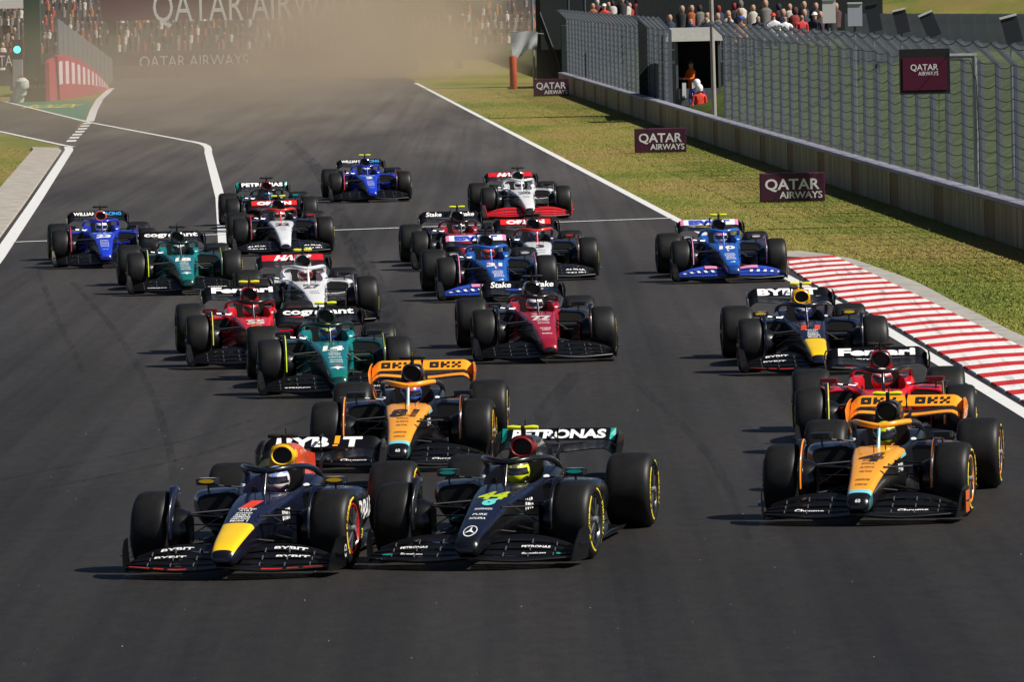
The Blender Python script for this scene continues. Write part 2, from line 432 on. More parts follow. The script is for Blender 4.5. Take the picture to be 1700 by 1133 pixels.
# ---- low concrete kerb on the left beside the pit exit grass
lk = empty('pit_exit_kerb', (-12, 170, 0)); tag(lk, kind='structure')
LK = [(-15.1, 233.0), (-14.75, 229.6), (-12.12, 174.5), (-10.4, 137.6), (-9.55, 118), (-9.0, 104)]
yy = 232.0
CONC_L = mat('pale_concrete', (0.34, 0.31, 0.27), 0.85, vary=0.25, scale=2.5)
while yy > 112:
    y1 = yy - 3.0; g = Geo()
    x0, x1 = xat(LK, yy - 0.015), xat(LK, y1 + 0.015)
    prof = [[(x0 - 0.03, yy - 0.015, 0.004), (x0 - 0.05, yy - 0.015, 0.05), (x0 - 0.95, yy - 0.015, 0.10), (x0 - 1.0, yy - 0.015, 0.004)],
            [(x1 - 0.03, y1 + 0.015, 0.004), (x1 - 0.05, y1 + 0.015, 0.05), (x1 - 0.95, y1 + 0.015, 0.10), (x1 - 1.0, y1 + 0.015, 0.004)]]
    g.loft(prof); o = ob('kerb_block', g, CONC_L, lk, smooth=0); o.location = (12, -170, 0)
    yy = y1
# green painted run-off by the gantry column
PGREEN = mat('green_road_paint', (0.02, 0.17, 0.11), 0.6, vary=0.2, scale=1.0)
pg = [G(20, 170.5), G(82, 168.5), G(155, 168.5), G(147, 184), G(139, 200), G(60, 182)]
g = Geo(); g.add([(*p, 0.015) for p in pg], [tuple(range(6))]); go = ob('painted_runoff', g, PGREEN, smooth=0); tag(go, kind='structure')
g = Geo(); p0 = G(90, 176.5); letters(g, 'ROLEX', (p0[0], p0[1], 0.021), (1, 0, 0), (0, 1, 0), 2.4, 9.0, 0.03)
ob('lettering', g, mat('yellow_paint', (0.62, 0.55, 0.03), 0.6), go, smooth=0)

# ---- grass bank beyond the right hand wall
WALL = [(9.83, 132.41), (8.91, 156.35), (6.7, 215.96), (3.06, 322.82)]
def wallx(y):
    if y < 156.35: return 8.91 + (156.35 - y) * 0.0384
    if y > 322.8: return 3.06 - (y - 322.82) * 0.034
    return xat(WALL, y)
PROF = [(0.5, -0.05), (0.7, 0.45), (2, 0.7), (5, 2.5), (7, 3.0), (14, 3.3), (17, 3.8), (26, 6.0), (45, 10.5), (90, 15), (200, 22)]
g = Geo(); vs = []; ys = list(range(90, 330, 8)) + list(range(330, 700, 30))
for y in ys:
    for d, z in PROF:
        vs.append((wallx(y) + d, y, z * (1 + 0.08 * math.sin(y * 0.11 + d)) if d > 2 else z))
k = len(PROF)
g.add(vs, [(i * k + j, i * k + j + 1, (i + 1) * k + j + 1, (i + 1) * k + j) for i in range(len(ys) - 1) for j in range(k - 1)])
for i_ in range(len(ys) - 1):
    for j_ in range(k - 1):
        if j_ >= 5: g.m[i_ * (k - 1) + j_] = 1
tag(ob('grass_bank', g, [mat('rough_grass', (0.080, 0.105, 0.022), 0.9, vary=0.5, scale=1.6, spec=0.1), GRASS], smooth=60), kind='structure')

# ---- grass blades on the verges (uncountable)
def blades(name, pts, hmin, hmax, m, label):
    n = len(pts); a = rng.random(n) * 6.283; h = hmin + (hmax - hmin) * rng.random(n); w = 0.008 + 0.014 * rng.random(n)
    v = np.zeros((n, 3, 3)); c, s = np.cos(a), np.sin(a)
    v[:, 0, :2] = pts[:, :2] + np.stack([c, s], 1) * w[:, None]; v[:, 1, :2] = pts[:, :2] - np.stack([c, s], 1) * w[:, None]
    v[:, :2, 2] = pts[:, 2:3]
    v[:, 2, :2] = pts[:, :2] + np.stack([rng.normal(0, .5, n), rng.normal(0, .5, n)], 1) * h[:, None]; v[:, 2, 2] = pts[:, 2] + h
    me = bpy.data.meshes.new(name); me.vertices.add(3 * n); me.vertices.foreach_set('co', v.reshape(-1).astype(np.float32))
    me.loops.add(3 * n); me.loops.foreach_set('vertex_index', np.arange(3 * n, dtype=np.int32))
    me.polygons.add(n); me.polygons.foreach_set('loop_start', np.arange(0, 3 * n, 3, dtype=np.int32)); me.update(calc_edges=True)
    me.materials.append(None)
    return tag(link(name, me, [m]), label, 'grass', kind='stuff')
BLADE, n, l, b = nodes_mat('grass_blade')
tc = n.new('ShaderNodeTexCoord'); geo_ = n.new('ShaderNodeNewGeometry')
g1 = ramp(n, l, noise(n, l, tc.outputs['Object'], 0.22, 6, 0.6, (1, 0.3, 1)), [(0.26, (0.14, 0.19, 0.033)), (0.42, (0.245, 0.265, 0.05)), (0.54, (0.35, 0.30, 0.085)), (0.68, (0.40, 0.28, 0.11))])
g2 = ramp(n, l, geo_.outputs['Random Per Island'], [(0.0, (0.88, 0.88, 0.85)), (0.9, (1.05, 1.05, 1.02)), (1.0, (1.2, 1.15, 1.05))])
l.new(mixc(n, l, 0.9, g1, g2, 'MULTIPLY'), b.inputs['Base Color']); b.inputs['Roughness'].default_value = 0.7
b.inputs['Specular IOR Level'].default_value = 0.2
N = 90000
yy = 88 + 245 * rng.random(N) ** 3.4
xr = np.array([wallx(t) for t in np.linspace(80, 340, 261)]); wl = np.interp(yy, np.linspace(80, 340, 261), xr)
el = np.interp(yy, [p[1] for p in sorted(EDGE, key=lambda p: p[1])], [p[0] for p in sorted(EDGE, key=lambda p: p[1])])
kr = np.interp(yy, [p[0] for p in AR], [p[1] for p in AR]); el = np.where(yy < 131.5, kr, el)
xx = el + 0.03 + (wl - 0.35 - el) * rng.random(N)
keep = xx < yy * 0.078
blades('verge_grass', np.stack([xx, yy, np.zeros(N)], 1)[keep], 0.010, 0.028, BLADE, 'mown grass verge between the track edge and the concrete wall')
N = 30000
yy = 125 + 110 * rng.random(N)
lkx = np.interp(yy, [p[1] for p in LK[::-1]], [p[0] for p in LK[::-1]]) - 1.02
xx = lkx - 7 * rng.random(N)
pl = np.interp(yy, [135, 236, 262, 319], [-99, -16.5, -20.5, -30]) 
keep = (xx > -yy * 0.078) & ~((yy > 236) )
blades('pit_exit_grass', np.stack([xx, yy, np.zeros(N)], 1)[keep], 0.010, 0.028, BLADE, 'triangle of grass beside the pale kerb at the pit exit')

# ---- concrete wall of the right hand side
def streak_mat(name, c0, c1, c2):
    m, n, l, b = nodes_mat(name)
    tc = n.new('ShaderNodeTexCoord'); oi = n.new('ShaderNodeObjectInfo')
    sv = n.new('ShaderNodeVectorMath'); sv.operation = 'ADD'
    cb = n.new('ShaderNodeCombineXYZ'); ml = n.new('ShaderNodeMath'); ml.operation = 'MULTIPLY'; ml.inputs[1].default_value = 40
    l.new(oi.outputs['Random'], ml.inputs[0]); l.new(ml.outputs[0], cb.inputs[1])
    l.new(tc.outputs['Object'], sv.inputs[0]); l.new(cb.outputs[0], sv.inputs[1])
    v = noise(n, l, sv.outputs[0], 1.0, 5, 0.7, (3, 5.5, 0.35))
    l.new(ramp(n, l, v, [(0.3, c0), (0.5, c1), (0.72, c2)]), b.inputs['Base Color']); b.inputs['Roughness'].default_value = 0.85
    return m
WPALE = streak_mat('streaked_concrete', (0.15, 0.115, 0.05), (0.29, 0.24, 0.14), (0.58, 0.51, 0.38))
WOCH = streak_mat('stained_concrete', (0.14, 0.085, 0.03), (0.20, 0.13, 0.05), (0.26, 0.18, 0.09))
CAP = mat('wall_cap', (0.26, 0.26, 0.33), 0.7, vary=0.2, scale=3)
wall = empty('concrete_wall', (wallx(230), 230, 0))
tag(wall, 'long low streaked concrete wall with grey cap along the right verge', 'wall')
def seg_mesh(L, w, z0, z1, bev=0.02):
    g = Geo(); x = w / 2
    ring = [(-x, z0), (x, z0), (x, z1 - bev), (x - bev, z1), (-x + bev, z1), (-x, z1 - bev)]
    g.loft([[(a, -L / 2, c) for a, c in ring], [(a, L / 2, c) for a, c in ring]])
    return g
y = 118.0; i = 0
SHARE['wallseg'] = seg_mesh(1.97, 0.30, 0, 0.77).mesh('wall_panel', 30)
SHARE['capseg'] = seg_mesh(3.96, 0.36, 0.772, 0.85, 0.015).mesh('cap_piece', 30)
inv = Vector((wallx(230), 230, 0))
while y < 334:
    yc = y + 1.0; rz = math.atan2(-(wallx(yc + 1) - wallx(yc - 1)), 2.0)
    mt = WOCH if i % 5 == 4 else WPALE
    o = link('wall_panel', SHARE['wallseg'], [mt], wall, Vector((wallx(yc) + (0.012 if i % 5 == 4 else 0), yc, 0)) - inv, (0, 0, rz))
    if i % 2 == 0:
        o = link('cap_piece', SHARE['capseg'], [CAP], wall, Vector((wallx(yc + 1), yc + 1, 0)) - inv, (0, 0, rz))
    y += 2.0; i += 1

# ---- debris fence standing behind the wall
WIRE = mat('fence_wire', (0.30, 0.34, 0.37), 0.6, 0.0)
POST = mat('fence_post', (0.10, 0.115, 0.15), 0.6, 0.0, vary=0.15, scale=3)
CABLE = mat('fence_cable', (0.03, 0.035, 0.035), 0.6)
fence = empty('debris_fence', (wallx(230) + 0.45, 230, 0))
tag(fence, 'tall steel debris fence with bent post tops behind the concrete wall', 'fence')
SP = 3.35
def wire_panel():
    g = Geo(); nw = int(SP / 0.062)
    for k in range(nw):
        yk = -SP / 2 + (k + 0.5) * SP / nw; t = 0.0008
        ring = [(t, yk - t), (0, yk + t), (-t, yk - t)]
        g.loft([[(a, b_, 0.75) for a, b_ in ring], [(a, b_, 3.4) for a, b_ in ring], [(a - 0.45, b_, 3.85) for a, b_ in ring]], 0, False, False)
    for k in range(45):
        z = 0.8 + k * 0.06; t = 0.0012
        g.loft([[(t, -SP / 2, z - t), (0, -SP / 2, z + t), (-t, -SP / 2, z - t)], [(t, SP / 2, z - t), (0, SP / 2, z + t), (-t, SP / 2, z - t)]], 0, False, False)
    return g
def cables(seed):
    g = Geo(); rs = random.Random(seed)
    for k in range(12):
        z = 0.95 + k * 0.225; sag = rs.uniform(0.03, 0.10)
        g.tube([(-0.075, -SP / 2 + SP * t / 8, z - sag * 4 * (t / 8) * (1 - t / 8) + rs.uniform(-.006, .006) * (0 < t < 8)) for t in range(9)], 0.009, 4)
    g.tube([(-0.50, -SP / 2 + SP * t / 8, 3.86 - 0.10 * 4 * (t / 8) * (1 - t / 8)) for t in range(9)], 0.012, 4)
    return g
def post():
    g = Geo()
    ring = lambda dx, z: [(-0.06 + dx, -0.06, z), (0.06 + dx, -0.06, z), (0.06 + dx, 0.06, z), (-0.06 + dx, 0.06, z)]
    g.loft([ring(0, -0.02), ring(0, 3.38), [(p[0], p[1], p[2] + (0.0 if p[0] < -0.46 else 0.06)) for p in ring(-0.46, 3.84)]])
    return g
HUT_Y = (221.0, 252.0)
finv = Vector((wallx(230) + 0.45, 230, 0)); y = 117.0
while y < 336:
    rz = math.atan2(-(wallx(y + 1) - wallx(y - 1)), 2.0)
    inhut = HUT_Y[0] < y + SP / 2 < HUT_Y[1]
    p = Vector((wallx(y) + 0.45, y, 0)) - finv
    if not (HUT_Y[0] + 2 < y < HUT_Y[1] - 2): shared('post', 'fpost', post, [POST], fence, 20, loc=p, rot=(0, 0, rz))
    if not inhut:
        q = Vector((wallx(y + SP / 2) + 0.45, y + SP / 2, 0)) - finv
        shared('wire_panel', 'fwire', wire_panel, [WIRE], fence, 0, loc=q, rot=(0, 0, rz))
        cs = random.randrange(5); shared('cable_set', 'fcable%d' % cs, lambda: cables(cs), [CABLE], fence, 0, loc=q, rot=(0, 0, rz))
    y += SP
# ================================================================== RACING CAR (front axle at origin, nose towards -Y)
WB = 3.6; RT = 0.36
MONO = [(-1.21, .085, .075, .165, .225), (-1.17, .105, .095, .145, .265), (-1.08, .118, .108, .13, .305), (-.9, .130, .121, .14, .352), (-.5, .155, .142, .175, .435),
        (0, .195, .178, .20, .522), (.4, .232, .212, .20, .572), (.8, .262, .24, .17, .605), (1.06, .285, .26, .14, .615)]   # y, half width, top half width, bottom z, top z
ZONES = [-1.165, -1.06, -0.97, -0.42]
def mono_geo():
    g = Geo(); ys = sorted(set([round(-1.21 + i * 2.27 / 46, 4) for i in range(47)] + ZONES)); rings = []
    for y in ys:
        w, wt, zb, zt = interp(MONO, y); h = zt - zb
        half = [(0, zb), (w * .75, zb), (w, zb + .32 * h), (w, zb + .66 * h), (wt, zt - .02), (wt * .72, zt), (0, zt + .006)]
        pts = half + [(-x, z) for x, z in half[-2:0:-1]]
        rings.append([(x, y, z) for x, z in chaikin(pts, 2)])
    n = len(rings[0]); g.loft(rings)
    for i, f in enumerate(g.f[:-2]):
        y = sum(g.v[k][1] for k in f) / 4; z = sum(g.v[k][2] for k in f) / 4; x = abs(sum(g.v[k][0] for k in f) / 4)
        w, wt, zb, zt = interp(MONO, y)
        top = z > zt - 0.012 - 0.13 * (zt - zb)
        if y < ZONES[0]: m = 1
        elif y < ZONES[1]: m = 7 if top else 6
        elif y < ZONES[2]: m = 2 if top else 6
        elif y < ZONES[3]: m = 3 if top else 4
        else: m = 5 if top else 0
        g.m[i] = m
    return g        # slots 0 body side, 1 tip, 2 band, 3 front top, 4 front side, 5 top, 6 band side
SHARE['mono'] = mono_geo().mesh('monocoque', 60)
def bvh_of(me): return BVHTree.FromPolygons([v.co.copy() for v in me.vertices], [tuple(p.vertices) for p in me.polygons])
BV_MONO = bvh_of(SHARE['mono'])

def tub_geo():                      # cockpit sides, raised towards the driver's head
    g = Geo()
    for s in (-1, 1):
        rings = []
        for y, xo, xi, z in ((.98, .255, .18, .605), (1.15, .295, .225, .618), (1.4, .335, .245, .640), (1.6, .36, .235, .685), (1.78, .37, .205, .72), (1.98, .37, .18, .72)):
            rings.append([(s * xo * 1.0, y, .10), (s * (xo + .01), y, z - .16), (s * xo, y, z - .05), (s * (xo - .03), y, z), (s * (xi + .02), y, z + .005), (s * xi, y, z - .04), (s * xi, y, .10)])
        g.loft(rings, 0)
    g.box(0, 1.93, .5, .40, .10, .58, 1)                # seat back and headrest
    g.box(0, 1.5, .12, .60, .95, .06, 1)
    return g
def engine_geo():
    g = Geo(); T = [(1.93, .37, .55, .25, .122, 1.00), (2.3, .38, .55, .25, .118, .985), (2.8, .36, .50, .20, .085, .90), (3.3, .26, .42, .13, .045, .72), (3.75, .13, .34, .07, .03, .47)]
    rings = []
    for i in range(19):
        y = 1.93 + i * 1.82 / 18; wl, zs, wm, wt, zt = interp(T, y)
        half = [(0, .12), (wl, .12), (wl, zs), (wm, zs + .10), (wt * 1.05, zs + (zt - zs) * .55), (wt, zt - .08), (wt * .75, zt), (0, zt + .005)]
        pts = half + [(-x, z) for x, z in half[-2:0:-1]]
        rings.append([(x, y, z) for x, z in chaikin(pts, 2)])
    g.loft(rings)
    for i, f in enumerate(g.f[:-2]):
        z = sum(g.v[k][2] for k in f) / 4; x = abs(sum(g.v[k][0] for k in f) / 4); y = sum(g.v[k][1] for k in f) / 4
        if z > .68 - max(0, y - 2.6) * .25: g.m[i] = 1
    g.m[-2] = 2
    g.poly([(-.006, 2.35, .92), (-.006, 3.0, .88), (-.006, 3.62, .80), (-.006, 3.68, .55), (-.006, 3.2, .5)], (.012, 0, 0), 3)
    return g        # 0 lower, 1 upper, 2 bulkhead, 3 fin
def intake_geo():
    g = Geo(); E = lambda a, b_, y, zc=.895: [(a * math.cos(t * math.pi / 14), y, zc + b_ * math.sin(t * math.pi / 14) * (1.0 if t <= 14 else .9)) for t in range(28)]
    g.loft([E(.128, .112, 2.02), E(.126, .110, 1.94), E(.115, .102, 1.895), E(.100, .090, 1.885), E(.090, .080, 1.90)], 0, False, False)
    g.loft([E(.090, .080, 1.90), E(.085, .075, 1.922)], 1, False, True)
    return g
def sidepod_geo(s):
    g = Geo(); T = [(1.22, .69, .40, .60), (1.30, .735, .36, .615), (1.5, .775, .27, .622), (2.0, .785, .17, .60), (2.6, .70, .13, .50), (3.1, .50, .11, .36), (3.45, .36, .10, .24)]
    rings = []
    for i in range(18):
        y = 1.22 + i * 2.23 / 17; xo, zb, zt = interp(T, y); h = zt - zb
        pts = [(.26, zb), (xo - .12, zb), (xo - .03, zb + .25 * h), (xo, zb + .6 * h), (xo - .02, zt - .03), (xo - .10, zt), (.26, zt + .015)]
        q = chaikin(pts, 1); rings.append([(s * x, y, z) for x, z in q])
    g.loft(rings, 0)
    for i, f in enumerate(g.f[:-2]):
        a = [Vector(g.v[k]) for k in f]; nz = abs((a[1] - a[0]).cross(a[3] - a[0]).normalized().z); z = sum(p.z for p in a) / 4
        y = sum(p.y for p in a) / 4
        if nz > .55 and z > .3: g.m[i] = 1
    # inlet: recessed dark mouth
    r0 = rings[0]; c = Vector((s * .48, 1.22, .50))
    r1 = [tuple(c + (Vector(p) - c) * .86 + Vector((0, -.004, 0))) for p in r0]; r2 = [tuple(Vector(p) + Vector((0, .12, 0))) for p in r1]
    cap = g.f[-2]; g.m[-2] = 2
    g.loft([r1, r2], 2, False, True)
    g.loft([r0, [tuple(Vector(p) + Vector((0, -.006, 0))) for p in r0], r1], 1, False, False)
    return g        # 0 side, 1 top, 2 mouth
for s_, k_ in ((1, 'podR'), (-1, 'podL')): SHARE[k_] = sidepod_geo(s_).mesh('sidepod', 50)
BV_POD = {1: bvh_of(SHARE['podR'])}
def floor_geo():
    g = Geo()
    half = [(0, .72), (.16, .74), (.30, .92), (.62, 1.02), (.74, 1.16), (.79, 1.5), (.80, 2.9), (.66, 3.12), (.52, 3.2), (.50, 3.85), (0, 3.85)]
    pts = half + [(-x, y) for x, y in half[-2:0:-1]]
    g.poly([(x, y, .045) for x, y in pts], (0, 0, .022))
    for s in (-1, 1):
        for x, y0, hh in ((.27, .80, .22), (.38, .86, .20), (.49, .90, .18), (.62, .93, .17)):
            g.poly([(s * x, y0, .04), (s * (x + .03), y0 + .35, .04), (s * (x + .03), y0 + .35, .04 + hh * .8), (s * x, y0 + .04, .04 + hh)], (.008 * s, 0, 0))
        g.tube([(s * .80, 1.4, .07), (s * .815, 2.0, .10), (s * .81, 2.9, .075)], .012, 6)
        g.poly([(s * .36, 3.3, .07), (s * .36, 3.95, .30), (s * .50, 3.95, .30), (s * .50, 3.3, .07)], (0, 0, .012))
    return g
def halo_geo():
    g = Geo()
    for s in (-1, 1):
        P = [(0, 1.04, .812), (.09, 1.06, .824), (.18, 1.14, .836), (.25, 1.30, .838), (.298, 1.52, .822), (.325, 1.75, .785), (.338, 1.92, .735), (.34, 2.03, .685)]
        P = [interp([(k, *p) for k, p in enumerate(P)], t / 3) for t in range(22)]
        g.tube([(s * x, y, z) for x, y, z in P], [.030 - .002 * (t / 21) for t in range(22)], 10)
    for i, f in enumerate(g.f):
        if sum(g.v[k][1] for k in f) / len(f) < 1.34: g.m[i] = 1
    g.tube([(0, 1.04, .805), (0, .98, .71), (0, .90, .60)], [.020, .016, .022], 8, 2)
    return g        # 0 hoop, 1 front of hoop, 2 pillar
def steer_geo():
    g = Geo(); g.poly([(-.14, 1.20, .52), (-.12, 1.19, .60), (.12, 1.19, .60), (.14, 1.20, .52), (.09, 1.21, .48), (-.09, 1.21, .48)], (0, .03, -.01)); return g
def mirror_geo(s):
    g = Geo(); x = s * .60
    ring = lambda y, k: [(x + a * .105 * k, y, .705 + c * .033 * k) for a, c in ((-1, -.8), (-.8, -1), (.8, -1), (1, -.8), (1, .8), (.8, 1), (-.8, 1), (-1, .8))]
    g.loft([ring(1.25, .75), ring(1.28, 1), ring(1.36, 1)], 0)
    g.tube([(s * .30, 1.42, .64), (s * .50, 1.34, .665), (s * .57, 1.32, .69)], .010, 6, 1)
    g.tube([(s * .60, 1.34, .61), (s * .60, 1.34, .69)], .010, 6, 1)
    return g
def mirror_flash(s):
    g = Geo(); g.add([(s * .60 + .082 * math.cos(t * math.pi / 8), 1.318 + .034 * math.sin(t * math.pi / 8) , .7395) for t in range(16)], [tuple(range(16))])
    g.add([(s * .60 + .075 * math.cos(t * math.pi / 8), 1.249, .712 + .018 * math.sin(t * math.pi / 8)) for t in range(16)], [tuple(range(16))])
    return g
def tcam_geo():
    g = Geo()
    for s in (-1, 1): g.tube([(s * .02, 1.985, 1.075), (s * .10, 1.985, 1.078), (s * .145, 1.985, 1.078)], [.024, .030, .022], 10, 0, .8)
    g.tube([(0, 1.985, .98), (0, 1.985, 1.09)], .02, 8, 1)
    return g
def antenna_geo():
    g = Geo(); g.tube([(0, .48, .56), (0, .47, .72)], .005, 5); g.tube([(0, .47, .715), (0, .42, .72)], .006, 5); g.tube([(.09, .72, .59), (.09, .735, .65)], .006, 5)
    g.tube([(.0, 2.12, 1.0), (0, 2.12, 1.14)], .006, 5); return g
# --- front wing: span profiles
def fw_le(x): return -1.235 + .30 * (abs(x) / .95) ** 1.6
def fw_te(x): return -.50 - .06 * (abs(x) / .95)
def fw_b(x): a = abs(x); return .125 - .04 * math.sin(min(1, a / .5) * math.pi / 2) + .02 * max(0, (a - .5) / .45)
def fw_t(x): return interp([(0, .185), (.12, .205), (.3, .24), (.5, .24), (.7, .205), (.85, .155), (.95, .12)], abs(x))[0]
def fw_pt(x, t):
    le, te = fw_le(x), fw_te(x); c = fw_b(x)
    return (x, le + (te - le) * t, c + (fw_t(x) - c) * t ** 1.45)
def element(s, t0, t1, x0, x1, th=.012, nx=15, nt=6, lift=0.0):
    g = Geo(); top = []; bot = []
    for i in range(nx):
        x = x0 + (x1 - x0) * i / (nx - 1)
        r = [Vector(fw_pt(s * x, t0 + (t1 - t0) * j / nt)) + Vector((0, 0, lift - .012 * math.sin(math.pi * j / nt))) for j in range(nt + 1)]
        top.append(r); bot.append([p - Vector((0, 0, th * (1 - .85 * abs(2 * j / nt - .8) / 1.2))) for j, p in enumerate(r)])
    rings = [t + b_[::-1] for t, b_ in zip(top, bot)]
    g.loft(rings)
    return g
FWX = [(0.0, .26), (.29, .50), (.53, .74), (.77, 1.0)]
def fw_main():
    g = Geo(); 
    a = element(1, *FWX[0], -.95, .95, .02, 41); return a
def fw_edge():
    g = Geo(); g.tube([tuple(Vector(fw_pt(x, 0.0)) + Vector((0, -.006, -.004))) for x in [-.92 + i * 1.84 / 30 for i in range(31)]], .007, 5); return g
def endplate(s):
    g = Geo(); rings = []
    for y, x, z0, z1 in ((-1.03, .93, .07, .12), (-.95, .95, .055, .24), (-.80, .965, .05, .33), (-.62, .985, .05, .345), (-.48, 1.0, .06, .33)):
        rings.append([(s * (x - .02), y, z0), (s * (x - .005), y, (z0 + z1) / 2), (s * x, y, z1), (s * (x + .010), y, z1), (s * (x + .007), y, (z0 + z1) / 2), (s * (x - .008), y, z0)])
    g.loft(rings)
    g.poly([(s * .98, -.86, .20), (s * 1.0, -.86, .20), (s * 1.035, -.62, .205), (s * 1.035, -.52, .205), (s * .98, -.50, .20)], (0, 0, .008))
    return g
def fw_bracket(s, x, k):
    g = Geo()
    if 1:
        if 1:
            p = Vector(fw_pt(s * x, FWX[k][1] - .03)); q = Vector(fw_pt(s * x, FWX[k + 1][0] + .04))
            g.tube([p + Vector((0, 0, .011 * k + .004)), (p + q) / 2 + Vector((0, 0, .011 * k + .018)), q + Vector((0, 0, .011 * k + .018))], .006, 5)
    return g
# --- rear wing
RW_HW = .60
def rw_curve(x):                                   # drop of the element towards the rolled tips
    a = abs(x) / RW_HW
    return 0 if a < .78 else -.10 * ((a - .78) / .22) ** 2
def rw_elem(y0, z0, y1, z1, th, hw, spoon=0.0):
    g = Geo(); rings = []; nx = 33
    for i in range(nx):
        x = -hw + 2 * hw * i / (nx - 1); d = rw_curve(x); k = spoon * (math.cos(min(1, abs(x) / (hw * .85)) * math.pi) * .5 - .5)
        top = [(x, y0 + (y1 - y0) * t, z0 - k + (z1 - z0) * (t ** 1.2) + d) for t in (0, .25, .5, .75, 1)]
        bot = [(p[0], p[1], p[2] - th * (1 - .7 * abs(2 * j / 4 - .8))) for j, p in enumerate(top)]
        rings.append(top + bot[::-1])
    g.loft(rings); return g
FLAP = ((4.03, .822), (4.18, .925))
def rw_flap():
    return rw_elem(FLAP[0][0], FLAP[0][1], FLAP[1][0], FLAP[1][1], .018, RW_HW - .012)
def rw_main(): return rw_elem(3.76, .722, 4.00, .782, .022, RW_HW - .012, .035)
def rw_plate(s):
    g = Geo(); rings = []
    for z, x, y0, y1 in ((.895, .588, 4.05, 4.20), (.865, .603, 3.95, 4.21), (.80, .612, 3.80, 4.22), (.70, .600, 3.76, 4.20), (.60, .565, 3.76, 4.12), (.48, .53, 3.82, 4.05), (.36, .50, 3.80, 3.98), (.22, .49, 3.70, 3.95)):
        rings.append([(s * (x - .008), y0, z), (s * (x + .004), y0 - .005, z), (s * (x + .010), (y0 + y1) / 2, z), (s * (x + .004), y1, z), (s * (x - .008), y1, z)])
    g.loft(rings); return g
def rw_pylon():
    g = Geo()
    for s in (-1, 1):
        g.tube([(s * .06, 3.60, .40), (s * .06, 3.62, .70), (s * .06, 3.78, .78), (s * .06, 3.88, .77)], [.022, .018, .016, .012], 6, 0, 1.0, (1, 0, 0))
    g.tube([(0, 4.0, .80), (0, 3.99, .93), (0, 4.1, .94)], .016, 8)
    return g
def beam_geo(): return rw_elem(3.78, .40, 3.98, .47, .02, .49, .03)
def rear_geo():
    g = Geo(); 
    rings = []
    for y, w, z0, z1 in ((3.2, .16, .10, .42), (3.6, .13, .16, .40), (3.95, .09, .22, .36), (4.2, .06, .25, .33)):
        rings.append([(x * w, y, z) for x, z in ((-1, z0 + .03), (-.7, z0), (.7, z0), (1, z0 + .03), (1, z1 - .03), (.7, z1), (-.7, z1), (-1, z1 - .03))])
    g.loft(rings); return g
# --- wheels (outer face towards +X)
def tyre_geo(hw):
    g = Geo()
    p = [(-hw + .03, .232), (-hw + .008, .25), (-hw, .28), (-hw + .004, .305), (-hw + .016, .330), (-hw + .038, .347), (-hw + .065, .355), (-hw + .11, .359), (0, .36)]
    p += [(-x, r) for x, r in p[-2::-1]]
    g.revx(p, 64); return g
def rim_geo(hw):
    g = Geo()
    g.revx([(hw - .03, .234), (hw - .012, .232), (hw - .012, .218), (hw - .030, .205), (hw - .020, .10), (hw - .012, .06), (hw - .012, .034), (hw + .012, .030), (hw + .012, .001)], 40, ms=[1, 1, 1, 0, 0, 0, 2, 2])
    for k in range(10):
        a = k * math.pi / 5; c, s = math.cos(a), math.sin(a)
        g.tube([(hw - .016, .05 * c, .05 * s), (hw - .018, .12 * c, .12 * s), (hw - .026, .20 * c, .20 * s)], [.012, .011, .014], 4)
    return g
def inner_rim(hw):
    g = Geo(); g.revx([(-hw + .03, .234), (-hw + .05, .20), (-hw + .02, .19), (-hw + .02, .02)], 32); return g
def marks_geo(hw):
    g = Geo(); x = hw + .0025
    def arc(a0, a1, r0, r1):
        n = 14; vs = []
        for i in range(n + 1):
            a = R(a0 + (a1 - a0) * i / n); vs += [(x, r0 * math.cos(a), r0 * math.sin(a)), (x - .004, r1 * math.cos(a), r1 * math.sin(a))]
        g.add(vs, [(2 * i, 2 * i + 1, 2 * i + 3, 2 * i + 2) for i in range(n)])
    def word(t, a0, span, r0, r1):
        v, f, w = glyphs(t, .02)
        vs = []
        for px_, py_ in v:
            a = R(a0) + px_ / w * R(span); r = r0 + (r1 - r0) * (py_ + .5)
            vs.append((x - .0015, -r * math.sin(a), r * math.cos(a)))
        g.add([(a, -b_, c) for a, b_, c in vs], f)
    for c in (0, 180):
        arc(c + 22, c + 68, .275, .292)
        arc(c + 112, c + 158, .275, .292)
    word('P ZERO', 0 - 75, 62, .265, .315); word('PIRELLI', 105, 62, .265, .315)
    return g
def winglet_geo(s):
    g = Geo(); rings = []; N_ = 18
    for k in range(N_):
        t = k / (N_ - 1); a = R(-8 + t * 116); r = .388 + .012 * t; lip = .012 + .075 * max(0, (t - .45) / .55) ** 1.3; dep = .05 + .06 * math.sin(t * math.pi)
        q = lambda x, rr: (s * x, -rr * math.cos(a), .36 + rr * math.sin(a))
        rings.append([q(.640 + lip, r + .002), q(.640, r + .008), q(.628, r), q(.622, r - dep), q(.630, r - dep), q(.638, r - .008), q(.640 + lip, r - .006)])
    g.loft(rings)
    for i in range(len(rings) - 1): g.m[i * 7 + 1] = 1
    return g
def drum_geo(s):
    g = Geo(); prof = [(.50, .10), (.52, .17), (.60, .205), (.70, .205)]
    g.revx([(s * x, r) for x, r in prof], 24, 0, (0, 0, RT), False)
    g.loft([[(s * .50, y * .10, RT + z * .10) for y, z in ((-1, -1), (1, -1), (1, 1), (-1, 1))], [(s * .50, y * .14 - .16, RT + z * .16) for y, z in ((-.3, -1), (.3, -1), (.3, 1), (-.3, 1))]])
    return g
def arm_geo(a, b_, r=.017, sq=.45):
    g = Geo(); A, B = Vector(a), Vector(b_); g.tube([A, A.lerp(B, .5), B], [r * 1.1, r, r * .9], 8, 0, sq); return g
